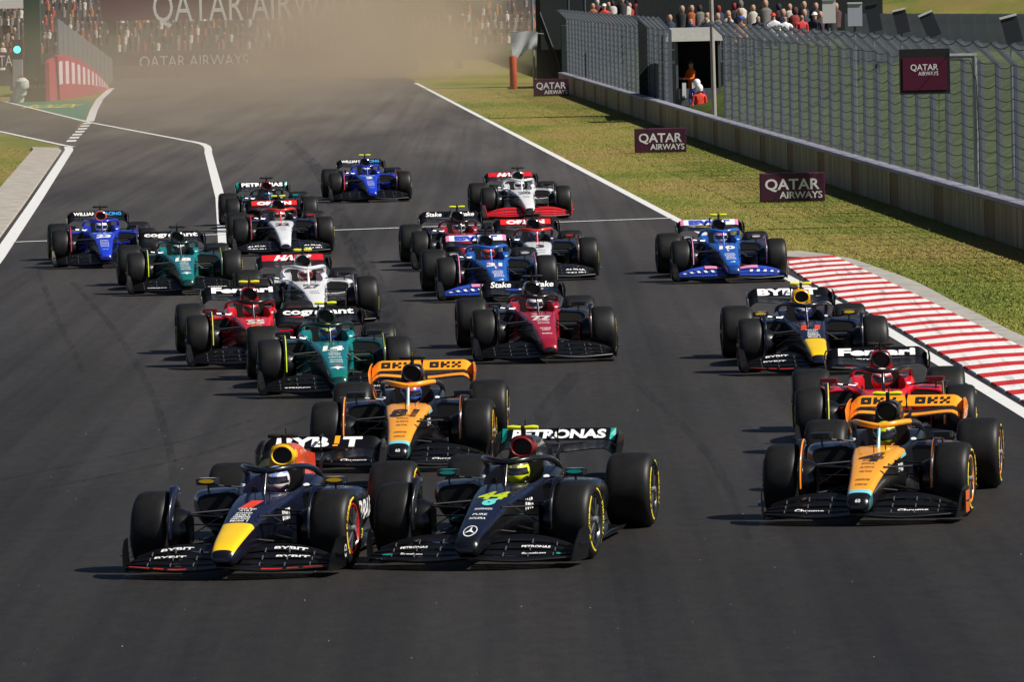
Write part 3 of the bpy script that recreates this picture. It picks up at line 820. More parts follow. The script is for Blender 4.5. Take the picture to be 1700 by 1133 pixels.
ARMS = [((.17, -.30, .50), (.60, -.02, .50)), ((.20, .38, .515), (.60, .03, .505)), ((.15, -.28, .29), (.62, -.02, .215)), ((.20, .42, .27), (.62, .03, .215)), ((.18, .05, .51), (.60, 0, .26)), ((.17, -.20, .42), (.61, -.10, .42))]
RARMS = [((.13, 3.25, .42), (.58, 3.58, .48)), ((.10, 3.85, .42), (.58, 3.62, .48)), ((.14, 3.2, .22), (.58, 3.58, .20)), ((.10, 3.85, .22), (.58, 3.62, .20)), ((.13, 3.4, .30), (.58, 3.66, .32))]

BRACKET = mat('bracket_metal', (0.22, 0.22, 0.23), 0.35, 0.7)
ARM = mat('arm_black', (0.006, 0.006, 0.007), 0.5, spec=0.25)
# --- driver
def helmet_geo():
    g = Geo(); nu, nv = 26, 18
    def pt(i, j):
        u = 2 * math.pi * i / nu; v = math.pi * (j / nv - .5)
        x, y, z = .122 * math.cos(v) * math.sin(u), -.145 * math.cos(v) * math.cos(u), .132 * math.sin(v)
        if z < 0 and y < 0: y -= .018 * min(1, -z / .06); x *= 1 - .12 * min(1, -z / .1)
        if z < -.10: z = -.10 - (-.10 - z) * .3
        return (x, y, z)
    vs = [pt(i, j) for j in range(nv + 1) for i in range(nu)]
    fs = [(j * nu + i, j * nu + (i + 1) % nu, (j + 1) * nu + (i + 1) % nu, (j + 1) * nu + i) for j in range(nv) for i in range(nu)]
    ms = []
    for f in fs:
        c = sum((Vector(vs[k]) for k in f), Vector()) / 4
        if -.030 < c.z < .042 and c.y < -.035: ms.append(1)
        elif c.z > .075 or (abs(c.x) < .03 and c.z > .04): ms.append(2)
        elif c.z < -.055: ms.append(3)
        else: ms.append(0)
    g.add(vs, fs, ms); return g      # 0 shell 1 visor 2 crown 3 chin
def skin_body(name, joints, edges, mats_fn, slots, levels=2):
    me = bpy.data.meshes.new(name); me.from_pydata([j[:3] for j in joints], edges, []); me.update()
    o = bpy.data.objects.new(name, me); COL.objects.link(o)
    sk = o.modifiers.new('s', 'SKIN'); sk.use_smooth_shade = True
    for i, j in enumerate(joints):
        d = me.skin_vertices[0].data[i]; d.radius = (j[3], j[4] if len(j) > 4 else j[3]); d.use_root = (i == 0)
    su = o.modifiers.new('u', 'SUBSURF'); su.levels = levels; su.render_levels = levels
    bpy.context.view_layer.update()
    out = bpy.data.meshes.new_from_object(o.evaluated_get(bpy.context.evaluated_depsgraph_get()))
    bpy.data.objects.remove(o); bpy.data.meshes.remove(me)
    out.materials.clear()
    for i in range(slots): out.materials.append(None)
    for p in out.polygons: p.material_index = mats_fn(p.center); p.use_smooth = True
    return out
DJ = [(0, 1.66, .34, .15, .11), (0, 1.72, .52, .17, .11), (0, 1.73, .62, .14, .09), (0, 1.70, .69, .06), (0, 1.66, .78, .085), (0, 1.65, .85, .06),
      (.17, 1.70, .60, .065), (.22, 1.48, .50, .05), (.13, 1.27, .56, .036), (.12, 1.22, .57, .04),
      (-.17, 1.70, .60, .065), (-.22, 1.48, .50, .05), (-.13, 1.27, .56, .036), (-.12, 1.22, .57, .04),
      (.10, 1.35, .32, .08), (-.10, 1.35, .32, .08), (.10, .95, .40, .06), (-.10, .95, .40, .06)]
DE = [(0, 1), (1, 2), (2, 3), (3, 4), (4, 5), (2, 6), (6, 7), (7, 8), (8, 9), (2, 10), (10, 11), (11, 12), (12, 13), (0, 14), (0, 15), (14, 16), (15, 17)]
SHARE['driver'] = skin_body('body', DJ, DE, lambda c: 1 if c.y < 1.275 and c.z > .5 else 0, 2)

STRIPE_Y = mat('tyre_yellow', (0.72, 0.58, 0.02), 0.6); STRIPE_R = mat('tyre_red', (0.6, 0.03, 0.03), 0.6)
LIME = mat('camera_lime', (0.72, 0.78, 0.02), 0.45)
def flap_frame(frac=0.5):
    (y0, z0), (y1, z1) = FLAP
    up = Vector((0, y1 - y0, z1 - z0)); return Vector((0, y0, z0)) + up * frac, up.normalized(), up.length
BV_FLAP = None
def flap_text(g, body, cx, width, hfrac=.62, bold=.03, m=0, shear=0.0, cfrac=.5):
    global BV_FLAP
    if BV_FLAP is None: BV_FLAP = bvh_of(SHARE['rwflap'])
    c, up, L = flap_frame(cfrac)
    wrap(g, body, BV_FLAP, (cx, c.y, c.z), (1, 0, 0), up, width, L * hfrac, (0, .6, -.8), bold, m, shear, .006)
def flap_rect(g, x0, x1, f0, f1, m=0, off=.007, nx=1):
    (y0, z0), (y1, z1) = FLAP
    vs = []; fs = []
    pts = []
    for i in range(nx + 1):
        x = x0 + (x1 - x0) * i / nx
        for j in range(3):
            f = f0 + (f1 - f0) * j / 2; pts.append((x, y0 + (y1 - y0) * f, z0 + (z1 - z0) * f))
    q = on_surface(BV_FLAP, pts, (0, .6, -.8), off)
    g.add(q, [(i * 3 + j, i * 3 + 3 + j, i * 3 + 4 + j, i * 3 + 1 + j) for i in range(nx) for j in range(2)], m)
SHARE['rwflap'] = rw_flap().mesh('flap', 40); BV_FLAP = bvh_of(SHARE['rwflap'])

def build_car(sp):
    x, y, yaw = sp['pos']
    r_ = empty('racing_car', (x, y, 0.012), R(yaw))
    tag(r_, sp['label'], 'racing car', 'racing cars in the opening lap')
    P = lambda k, d=None: sp.get(k, d)
    M = {k: (paint(v) if isinstance(v, str) else v) for k, v in sp['col'].items()}
    c = lambda k, d='body': M.get(k, M[d])
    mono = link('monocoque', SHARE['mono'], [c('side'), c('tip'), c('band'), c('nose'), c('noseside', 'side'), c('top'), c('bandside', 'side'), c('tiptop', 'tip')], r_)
    shared('cockpit_side', 'tub', tub_geo, [c('cockpit'), BLACK], r_)
    if 'bvtub' not in SHARE: SHARE['bvtub'] = bvh_of(SHARE['tub'])
    for s in (-1, 1):
        g = Geo(); n_ = 14
        pts = [(s * .30 + .026 * math.cos(2 * math.pi * i / n_), 1.5, .648 + .022 * math.sin(2 * math.pi * i / n_)) for i in range(n_)]
        q_ = on_surface(SHARE['bvtub'], pts, (0, 1, -.25), .005)
        g.add(q_, [tuple(range(n_))]); ob('emblem', g, paint(sp.get('logo', '#e4e4e6')), r_, smooth=0)
    eng = shared('engine_cover', 'eng', engine_geo, [c('lower'), c('cover'), c('bulk', 'cover'), c('fin', 'cover')], r_, 50)
    shared('air_intake', 'intake', intake_geo, [c('intake', 'cover'), BLACK], eng)
    for s in (-1, 1):
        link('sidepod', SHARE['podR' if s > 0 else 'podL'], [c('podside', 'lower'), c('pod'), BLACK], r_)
        mr = shared('mirror', 'mir%d' % s, lambda: mirror_geo(s), [c('mirror', 'carbon'), CARBON], r_)
        if 'mirrorflash' in M: shared('mirror_flash', 'mirf%d' % s, lambda: mirror_flash(s), [M['mirrorflash']], mr, 0)
        shared('wheel_winglet', 'wing%d' % s, lambda: winglet_geo(s), [c('winglet', 'carbon'), c('wingletedge', 'winglet' if 'winglet' in M else 'carbon')], r_, 60)
        shared('brake_duct', 'drum%d' % s, lambda: drum_geo(s), [CARBON], r_)
        for i, (a, b_) in enumerate(ARMS):
            shared('suspension_arm', 'arm%d_%d' % (i, s), lambda: arm_geo((a[0] * s, a[1], a[2]), (b_[0] * s, b_[1], b_[2]), .022 if i < 4 else .014), [c('arms', 'armblack')], r_)
        for i, (a, b_) in enumerate(RARMS):
            shared('suspension_arm', 'rarm%d_%d' % (i, s), lambda: arm_geo((a[0] * s, a[1], a[2]), (b_[0] * s, b_[1], b_[2]), .02), [ARM], r_)
    shared('floor', 'floor', floor_geo, [CARBON], r_, 25)
    shared('halo', 'halo', halo_geo, [c('halo', 'carbon'), c('halofront', 'halo' if 'halo' in M else 'carbon'), c('pillar', 'halo' if 'halo' in M else 'carbon')], r_, 60)
    shared('steering_wheel', 'steer', steer_geo, [CARBON], r_)
    shared('camera_pod', 'tcam', tcam_geo, [LIME if sp['lime'] else BLACK, BLACK], r_, 50)
    shared('antenna', 'ant', antenna_geo, [CARBON], r_)
    shared('rear_structure', 'rear', rear_geo, [CARBON], r_); 
    # front wing
    fw = shared('front_wing', 'fwmain', fw_main, [c('fw', 'carbon')], r_, 50)
    shared('leading_edge', 'fwedge', fw_edge, [c('fwedge', 'carbon')], fw)
    for s in (-1, 1):
        for k in (1, 2, 3):
            shared('flap', 'fwf%d_%d' % (k, s), lambda: element(s, *FWX[k], .115, (.945, .935, .90)[k - 1], lift=.011 * k), [c('fwf%d' % k, 'fw' if 'fw' in M else 'carbon')], fw, 50)
        ep = shared('end_plate', 'ep%d' % s, lambda: endplate(s), [c('fwep', 'fw' if 'fw' in M else 'carbon')], fw, 40)
        [shared('bracket', 'fwb%d_%d_%d' % (s, i, k), lambda: fw_bracket(s, xb, k), [BRACKET], fw) for i, xb in enumerate((.30, .52, .74)) for k in range(3)]
    # rear wing
    rw = shared('rear_wing', 'rwmain', rw_main, [c('rwmain', 'carbon')], r_, 40)
    link('flap', SHARE['rwflap'], [c('rwflap', 'carbon')], rw)
    for s in (-1, 1): shared('end_plate', 'rwp%d' % s, lambda: rw_plate(s), [c('rwep', 'carbon')], rw, 40)
    shared('pylon', 'rwpy', rw_pylon, [CARBON], rw); shared('beam_wing', 'beam', beam_geo, [CARBON], rw, 40)
    # wheels
    for fx, wy, hw, key in ((.8275, 0, .1725, 'f'), (.78, WB, .22, 'r')):
        for s in (-1, 1):
            w = shared('wheel', 'rim' + key, lambda: rim_geo(hw), [DARKMETAL, c('rim', 'carbon'), STEEL], r_, 40, loc=(s * fx, wy, RT),
                       rot=(R(random.uniform(0, 360)) * 0, 0, (0 if s > 0 else math.pi) + (R(sp.get('steer', 0)) if key == 'f' else 0)))
            shared('inner_rim', 'irim' + key, lambda: inner_rim(hw), [DARKMETAL], w, 40)
            spin = R(sp.get('spin', random.uniform(-60, 60)))
            shared('tyre', 'tyre' + key, lambda: tyre_geo(hw), [RUBBER], w, 50)
            shared('sidewall_marking', 'marks' + key, lambda: marks_geo(hw), [STRIPE_R if sp.get('soft') else STRIPE_Y], w, 0, rot=(spin, 0, 0))
    # lettering
    tw, bk = c('text') if 'text' in M else WHITE, None
    g = Geo(); nm = sp['num']
    wrap(g, nm, BV_MONO, (0, sp.get('numy', .30), .6), (1, 0, 0), (0, 1, 0), sp.get('numw', .12 * len(nm) + .05), sp.get('numh', .34), (0, 0, -1), .05, 0, .12)
    ob('number', g, M['num'], mono, smooth=0)
    g = Geo()
    for (t, cy, wd_) in sp.get('lines', []):
        wrap(g, t, BV_MONO, (0, cy, .5), (1, 0, 0), (0, 1, 0), wd_, sp.get('lineh', .06), (0, 0, -1), .015)
    if g.v: ob('lettering', g, M.get('linecol', WHITE), mono, smooth=0)
    g = Geo()
    for (t, cy, cz, wd_, hh) in sp.get('sidetext', []):
        for s in (-1, 1):
            wrap(g, t, BV_MONO, (s * .3, cy, cz), (0, s, 0), (0, 0, 1), wd_, hh, (-s, 0, 0), .03)
    if g.v: ob('side_lettering', g, WHITE, mono, smooth=0)
    sp['rear'](sp, rw)
    if 'front' in sp:
        for t, k, cx, cf, wd_, hf in sp['front']:
            for s in (-1, 1):
                g = Geo()
                key = ('bvfw', k, s)
                if key not in SHARE: SHARE[key] = bvh_of(SHARE['fwf%d_%d' % (k, s)])
                t0, t1 = FWX[k]; p = Vector(fw_pt(s * cx, t0 + (t1 - t0) * cf)); q = Vector(fw_pt(s * cx, t1)); q0 = Vector(fw_pt(s * cx, t0)); u = (q - q0)
                rt = (Vector(fw_pt(s * cx + .05, t0)) - Vector(fw_pt(s * cx - .05, t0)))
                rt = Vector((rt.x, rt.y, 0))
                wrap(g, t, SHARE[key], p, rt, (0, 1, 0), wd_, u.y * hf, (0, 0, -1), .03, off=.006)
                ob('lettering', g, M.get('fwtext', WHITE), fw, smooth=0)
    if 'extra' in sp: sp['extra'](sp, r_, mono, rw, fw)
    # driver
    p = empty('person', (x, y, 0.012), R(yaw)); tag(p, sp['driver'], 'person', 'racing drivers')
    link('body', SHARE['driver'], [c('suit'), CARBON], p, loc=(0, 0, -.09))
    h = shared('helmet', 'helmet', helmet_geo, [paint(v) for v in sp['helmet'][:1]] + [mat('visor', (0.015, 0.012, 0.02), 0.12, 0, 1.0)] + [paint(v) for v in sp['helmet'][1:3]], p, 60, loc=(sp.get('hx', 0), 1.60, .695), rot=(R(4), 0, R(sp.get('look', 0))))
    return r_
# ================================================================== THE TWENTY CARS
def rear_words(words, bold=.03, shear=0.0):
    def fn(sp, rw):
        for colr in {w[4] for w in words}:
            g = Geo()
            for t, cx, wd_, hf, cc in words:
                if cc == colr: flap_text(g, t, cx, wd_, hf, bold, 0, shear)
            ob('lettering', g, mat('print_' + colr.lstrip('#'), colr, 0.5), rw, smooth=0)
    return fn
def rear_check(sp, rw):
    L = {'O': ('###', '#.#', '###'), 'K': ('#.#', '##.', '#.#'), 'X': ('#.#', '.#.', '#.#')}
    g = Geo(); cw = .034
    for x0 in (-.475, .085):
        x = x0
        for ch in 'OKX':
            for r_, row in enumerate(L[ch]):
                for k, q in enumerate(row):
                    if q == '#':
                        a, b_ = .22 + (2 - r_) * .19, .22 + (3 - r_) * .19
                        flap_rect(g, x + k * cw, x + (k + 1) * cw, a, b_)
            x += 3 * cw + .026
    ob('lettering', g, mat('print_black', (0.01, 0.01, 0.01), 0.5), rw, smooth=0)
    if 'bvrwm' not in SHARE: SHARE['bvrwm'] = bvh_of(SHARE['rwmain'])
    pts = []
    for i in range(31):
        x = -.56 + 1.12 * i / 30
        for f in (.15, .35, .55): pts.append((x, 3.76 + .24 * f, .76))
    g = Geo(); g.add(on_surface(SHARE['bvrwm'], pts, (0, 0, -1), .004), [(i * 3 + j, i * 3 + 3 + j, i * 3 + 4 + j, i * 3 + 1 + j) for i in range(30) for j in range(2)])
    ob('stripe', g, paint('#ffa021'), rw, smooth=0)
def rear_bands(base, colr, x0=-.5, x1=.5, f0=.06, f1=.94, more=()):
    def fn(sp, rw):
        g = Geo(); flap_rect(g, x0, x1, f0, f1, 0, .004, 12); ob('sign_panel', g, paint(colr), rw, smooth=0)
        for a, b_, c_ in more:
            g = Geo(); flap_rect(g, a, b_, f0, f1, 0, .0045, 4); ob('sign_panel', g, paint(c_), rw, smooth=0)
        base(sp, rw)
    return fn
def rear_exclaim(sp, rw):
    rear_words([('BYB', -.195, .52, .80, '#f2f2f2'), ('T', .29, .19, .80, '#f2f2f2')], .05)(sp, rw)
    g = Geo(); flap_rect(g, .105, .155, .10, .24, 0, .009); flap_rect(g, .115, .165, .32, .96, 0, .009)
    ob('lettering_bar', g, mat('print_amber', '#f7a51c', 0.5), rw, smooth=0)

W_ = '#f4f4f4'
CB = {'carbon': CARBON, 'armblack': ARM}
RB = dict(body='#0a0e26', side='#080b1c', tip='#0d0f18', tiptop='#f6c614', band='#f6c614', bandside='#12152a', nose='#f8c912', noseside='#120d20', top='#0c112e', cockpit='#0a0d24', lower='#080a1c', cover='#e2501f', intake='#f6bd16', bulk='#e8a818', pod='#0b1029',
          fin='#e8421f', halo='#0e1020', winglet='#0b1026', fw=CARBON, fwedge=CARBON, mirror='#15182a', mirrorflash='#f2c418', rim='#c81f22', num=paint('#ff4a22'), suit='#1a2350', rwep='#0d0f16', **CB)
MER = dict(body='#0c0d12', side='#07080c', tip='#0b0c10', band='#090c1e', nose='#0a0e24', noseside='#06070e', top='#0b1028', cockpit='#080a16', lower='#0b0c10', cover='#0d0e12', intake='#7a1018', pod='#090b12', halo='#0b0b0d',
           fw=CARBON, mirror='#0c0d12', mirrorflash='#1fb5a8', winglet='#0c0e12', rim='#101418', num=paint('#cfe01e'), suit='#15181c', text=WHITE, **CB)
MCL = dict(body='#0d0d0f', side='#0c0d10', tip='#0b0b0c', band='#7fd3dc', bandside='#3d6f76', nose='#ffa826', noseside='#141416', top='#ffa826', cockpit='#10131c', lower='#0e0e10', cover='#0e0e10', intake='#0d0d0e', pod='#14182a', podside='#c9501a',
           halo='#15171b', halofront='#ffa826', pillar='#8fd0d6', fw=CARBON, mirror='#101115', winglet='#14161c', wingletedge='#ff8a1c', rim='#ff8a1c', num=paint('#15120e'), linecol=paint('#3a2a10'), suit='#e0781c', rwflap='#ffa021', rwmain='#14110e', rwep='#f58a20', **CB)
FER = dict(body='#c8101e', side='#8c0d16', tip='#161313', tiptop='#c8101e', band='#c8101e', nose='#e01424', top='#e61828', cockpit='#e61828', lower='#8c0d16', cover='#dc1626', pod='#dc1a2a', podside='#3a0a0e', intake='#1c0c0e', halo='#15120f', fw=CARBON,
           mirror='#5a0f14', winglet='#17181a', wingletedge='#c9c64a', rim='#b01a1e', num=paint('#f2e6e0'), suit='#c21822', **CB)
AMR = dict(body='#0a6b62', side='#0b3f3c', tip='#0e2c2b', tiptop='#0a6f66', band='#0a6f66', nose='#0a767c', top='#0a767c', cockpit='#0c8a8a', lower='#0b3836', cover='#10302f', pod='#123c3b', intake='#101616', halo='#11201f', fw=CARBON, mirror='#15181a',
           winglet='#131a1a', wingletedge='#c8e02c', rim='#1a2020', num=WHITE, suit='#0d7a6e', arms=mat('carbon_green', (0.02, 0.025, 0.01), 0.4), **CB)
ALF = dict(body='#161114', side='#14090d', tip='#8f1226', band='#8f1226', nose='#a8142e', noseside='#5a0d1b', top='#a8142c', cockpit='#b41c30', lower='#141013', cover='#131214', pod='#141722', intake='#101012', halo='#121214', fw=CARBON, mirror='#121214',
           winglet='#15161a', rim='#19191b', num=paint('#efe7e7'), suit='#8d1c2e', **CB)
HAA = dict(body='#e8e8ea', side='#2a2a2c', tip='#141414', tiptop='#e5e5e8', band='#e5e5e8', nose='#ececee', noseside='#c42026', top='#efeff1', cockpit='#e2e2e6', lower='#1b1b1d', cover='#d8d8dc', pod='#e2e2e6', podside='#161618', intake='#141416', halo='#e6e6ea',
           fw=CARBON, mirror='#1a1a1c', winglet='#1a1b1d', rim='#202022', num=paint('#202024'), linecol=paint('#55555a'), suit='#d9d9dd', rwflap='#141416', rwmain='#161618', **CB)
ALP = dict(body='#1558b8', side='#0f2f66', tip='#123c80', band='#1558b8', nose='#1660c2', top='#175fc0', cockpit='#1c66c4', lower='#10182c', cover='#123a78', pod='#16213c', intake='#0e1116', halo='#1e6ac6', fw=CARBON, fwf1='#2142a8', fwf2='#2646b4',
           fwf3='#2a4ab8', fwep='#15171c', mirror='#16181f', mirrorflash='#e7e7ea', winglet='#14161c', wingletedge='#e98fbf', rim='#1b1d22', num=WHITE, suit='#1a54ac', **CB)
ORL = dict(body='#111a30', side='#101726', tip='#d6d6da', tiptop='#dfe2e6', band='#dfe2e6', nose='#e6e9ec', top='#e9ecef', cockpit='#1a2236', lower='#0f1523', cover='#131b2c', pod='#141d33', intake='#0f1116', halo='#d5342a', fw='#15171d', mirror='#14161c', mirrorflash='#d43a3a',
           winglet='#14171e', wingletedge='#c92b3a', rim='#1b1d22', num=paint('#1a2236'), linecol=paint('#5a6270'), suit='#dfe3e8', **CB)
WIL = dict(body='#1a34c0', side='#101a4a', tip='#1a37c2', band='#1b39c8', nose='#1c3bcc', top='#1c3ccc', cockpit='#1b38c0', lower='#0f1630', cover='#1430a0', pod='#1a37bc', intake='#d9572c', halo='#1730b4', fw=CARBON, mirror='#141620', winglet='#141a38', wingletedge='#d02f4e',
           rim='#1a1c22', num=WHITE, suit='#e6e6ea', **CB)
LN_RB = [('Cash App', .09, .17), ('AT&T', .01, .12), ('zoom', -.07, .15), ('ROKT', -.15, .14), ('SIEMENS', -.22, .16), ('HARD ROCK', -.29, .17), ('Mobil 1', -.36, .16)]
LN_MC = [('BECHTEL', .10, .14), ('DELL', -.04, .13), ('ALTERYX', -.20, .14), ('HILTON', -.36, .12), ('UNDEFEATED', -.66, .14), ('CISCO', -.82, .12)]
LN_AM = [('ARAMCO', .12, .15), ('CRYPTO', .02, .10), ('COGNIZANT', -.08, .17), ('NETAPP', -.17, .15), ('BOMBARDIER', -.30, .17), ('VALVOLINE', -.44, .17), ('PEROXIDE', -.55, .17)]
LN_FE = [('VELAS', .56, .26), ('SANTANDER', .62, .26)]
LN_AF = [('ORLEN', .16, .2), ('GLOBE', .06, .17), ('BOOGIE', -.1, .16), ('STAKE', -.42, .15), ('AMX', -.52, .12), ('Stake', -.72, .14)]
LN_AL = [('CASTORE', -.28, .17), ('EUROLINE', -.36, .18), ('MICROSOFT', -.44, .18), ('BWT', -.52, .14), ('MAPFRE', -.60, .16), ('BINANCE', -.68, .17)]
LN_WI = [('DURACELL', -.18, .16), ('GULF', -.30, .17), ('STEPHENS', -.44, .17), ('MICHELOB', -.56, .16), ('DORILTON', -.68, .15)]
LN_ME = [('SNAPDRAGON', -.26, .16), ('PURE', -.45, .13), ('SOLERA', -.58, .15)]
LN_HA = [('MONEYGRAM', .56, .22), ('HAAS', -.15, .14), ('TRAVIS', -.28, .15)]
LN_OR = [('HONDA', -.10, .14), ('PKN', -.30, .10)]

def ringdecal(g, bvh, c, r0, r1, n=24, d=(0, 0, -1), sx=1.0, sy=1.0, off=.006):
    pts = []
    for i in range(n):
        a = 2 * math.pi * i / n
        pts += [(c[0] + r0 * sx * math.cos(a), c[1] + r0 * sy * math.sin(a), c[2]), (c[0] + r1 * sx * math.cos(a), c[1] + r1 * sy * math.sin(a), c[2])]
    g.add(on_surface(bvh, pts, d, off), [(2 * i, 2 * i + 1, (2 * i + 3) % (2 * n), (2 * i + 2) % (2 * n)) for i in range(n)])
def star_logo(sp, r_, mono, rw, fw):
    g = Geo(); c = (0, -.97, .4); ringdecal(g, BV_MONO, c, .062, .054, 28, sy=2.3)
    for k in range(3):
        a = R(90 + 120 * k); p = Vector((math.sin(a + R(90)), 0)); 
        d = Vector((math.cos(a), math.sin(a))); q = Vector((-d.y, d.x))
        tri = [d * .058, q * .011, -q * .011]
        g.add(on_surface(BV_MONO, [(c[0] + t.x, c[1] + t.y * 2.3, c[2]) for t in tri], (0, 0, -1), .0065), [(0, 1, 2)])
    ob('emblem', g, WHITE, mono, smooth=0)
    g = Geo(); ringdecal(g, BV_MONO, (.01, -.02, .5), .062, .012, 20, sy=2.0)
    pts = [(.0, .10, .5), (.09, .15, .5), (.06, .02, .5)]; g.add(on_surface(BV_MONO, pts, (0, 0, -1), .0065), [(0, 1, 2)])
    ob('emblem', g, mat('print_aqua', '#63c9c4', .5), mono, smooth=0)
    TL = paint('#17a79b')
    for a, b_ in ((-.57, -.52), (.50, .55)):
        g = Geo(); flap_rect(g, a, b_, .05, .95, 0, .006); ob('corner_stripe', g, TL, rw, smooth=0)
    for s in (-1, 1):
        g = Geo(); vs = []
        for x in (.76, .80, .84):
            for t in (.31, .49): 
                p = fw_pt(s * x, t); vs.append((p[0], p[1], p[2] + .004))
        g.add(vs, [(0, 2, 3, 1), (2, 4, 5, 3)])
        ob('corner_stripe', g, TL, fw, smooth=0)
    for s in (-1, 1):
        g = Geo(); g.tube([(s * .33, .95, .30), (s * .42, .98, .33), (s * .52, 1.0, .30)], [.006, .012, .006], 6); ob('vane_edge', g, TL, r_)
def red_dashes(fw):
    for s in (-1, 1):
        for x0, x1 in ((.34, .52), (.56, .66), (.70, .90)):
            g = Geo(); vs = []
            for i in range(5):
                x = x0 + (x1 - x0) * i / 4
                for t in (.0, .09): p = fw_pt(s * x, t); vs.append((p[0], p[1], p[2] + .008))
            g.add(vs, [(2 * i, 2 * i + 1, 2 * i + 3, 2 * i + 2) for i in range(4)]); ob('red_dash', g, paint('#e2341f'), fw, smooth=0)
def rb_plain(sp, r_, mono, rw, fw): red_dashes(fw)
def rb_extra(sp, r_, mono, rw, fw):
    red_dashes(fw)
    g = Geo()
    c = Vector((1.003, -.60, .21))
    n = 22; vs = []
    for i in range(n):
        a = 2 * math.pi * i / n
        for q in (.058, .044): vs.append((c.x + .012 + .0 * q, c.y + q * math.cos(a), c.z + q * math.sin(a)))
    g.add(vs, [(2 * i, 2 * i + 1, (2 * i + 3) % (2 * n), (2 * i + 2) % (2 * n)) for i in range(n)])
    letters(g, 'Mobil', (c.x + .012, c.y, c.z), (0, 1, 0), (0, 0, 1), .075, .03)
    ob('lettering', g, WHITE, fw, smooth=0)
    g = Geo(); wrap(g, 'ORACLE', BV_POD[1], (.9, 2.05, .40), (0, 1, 0), (0, 0, 1), 1.15, .19, (-1, 0, 0), .03); ob('side_lettering', g, WHITE, r_, smooth=0)
def mc_extra(sp, r_, mono, rw, fw):
    g = Geo(); letters(g, '60', (0, -1.19, .245), (1, 0, 0), (0, .5, .86), .05, .04); 
    v2 = on_surface(BV_MONO, g.v, (0, 1, -.35), .006); g.v = [tuple(p) for p in v2]; ob('lettering', g, WHITE, mono, smooth=0)
    for s in (-1, 1):
        g = Geo(); pts = [(s * .35, .74, .545), (s * .35, .98, .565), (s * .35, .98, .53), (s * .35, .64, .515)]
        g.add(on_surface(BV_MONO, pts, (-s, 0, 0), .005), [(0, 1, 2, 3)]); ob('flash', g, paint('#7fd3dc'), mono, smooth=0)
    g = Geo()
    c = Vector((1.0, -.72, .20)); g.add([(c.x + .004, -.80, .09), (c.x + .016, -.56, .09), (c.x + .018, -.54, .30), (c.x + .002, -.78, .30)], [(0, 1, 2, 3)])
    ob('flash', g, paint('#f0702a'), fw, smooth=0)
def fe_extra(sp, r_, mono, rw, fw):
    g = Geo(); ringdecal(g, BV_MONO, (0, .02, .6), .085, .0, 20, sy=1.2); ob('emblem', g, mat('print_yellow', '#f2b61e', .5), mono, smooth=0)
    g = Geo(); ringdecal(g, BV_MONO, (0, .02, .6), .062, .02, 20, sy=1.2, off=.0075); ob('emblem_ring', g, mat('print_red', '#d8251e', .5), mono, smooth=0)
def am_extra(sp, r_, mono, rw, fw):
    g = Geo()
    pts = [(-.09, -.66, .5), (0, -.70, .5), (.09, -.66, .5), (.0, -.735, .5)]; g.add(on_surface(BV_MONO, pts, (0, 0, -1), .006), [(0, 1, 2, 3)]); ob('emblem', g, mat('print_pink', '#d0556a', .5), mono, smooth=0)
    g = Geo(); pts = [(-.10, -.82, .5), (-.03, -.80, .5), (0, -.78, .5), (.03, -.80, .5), (.10, -.82, .5), (.03, -.86, .5), (0, -.94, .5), (-.03, -.86, .5)]
    g.add(on_surface(BV_MONO, pts, (0, 0, -1), .006), [tuple(range(8))]); ob('emblem', g, WHITE, mono, smooth=0)
def al_extra(sp, r_, mono, rw, fw):
    for i, cc in enumerate(('#f2f2f2', '#e3e6ee', '#d8405a')):
        g = Geo(); x = -.018 + i * .013
        g.add(on_surface(BV_MONO, [(x, -.12, .5), (x + .013, -.12, .5), (x + .013, .14, .5), (x, .14, .5)], (0, 0, -1), .006), [(0, 1, 2, 3)]); ob('flag_stripe', g, paint(cc), mono, smooth=0)
    g = Geo(); wrap(g, 'A', BV_MONO, (0, -.88, .5), (1, 0, 0), (0, 1, 0), .10, .08, (0, 0, -1), .04, 0, .5); ob('emblem', g, WHITE, mono, smooth=0)
    g = Geo()
    for s in (-1, 1):
        for k, x in enumerate((.30, .42, .54, .66, .78)):
            t0, t1 = .55, .72; vs = [fw_pt(s * a, t) for a, t in ((x, t0), (x + .05, t0), (x + .07, t1), (x + .02, t1))]
            g.add([(p[0], p[1], p[2] + .030) for p in vs], [(0, 1, 2, 3)])
    ob('stripe', g, WHITE, fw, smooth=0)
    for s in (-1, 1):
        g = Geo(); vs = []
        for x in (.16, .26, .36, .46):
            for t in (.80, .99):
                p = fw_pt(s * x, t); vs.append((p[0], p[1], p[2] + .043))
        g.add(vs, [(0, 2, 3, 1), (2, 4, 5, 3), (4, 6, 7, 5)]); ob('pink_panel', g, paint('#e58fbc'), fw, smooth=0)
def wi_extra(sp, r_, mono, rw, fw):
    g = Geo(); wrap(g, 'W', BV_MONO, (0, -.90, .5), (1, 0, 0), (0, 1, 0), .13, .10, (0, 0, -1), .01); ob('emblem', g, mat('print_sky', '#58b7f0', .5), mono, smooth=0)
    g = Geo()
    for s in (-1, 1):
        g.add(on_surface(BV_MONO, [(0, .50, .6), (s * .20, .86, .6), (s * .17, .88, .6), (0, .56, .6)], (0, 0, -1), .006), [(0, 1, 2, 3)])
    ob('stripe', g, mat('print_sky', '#58b7f0', .5), mono, smooth=0)

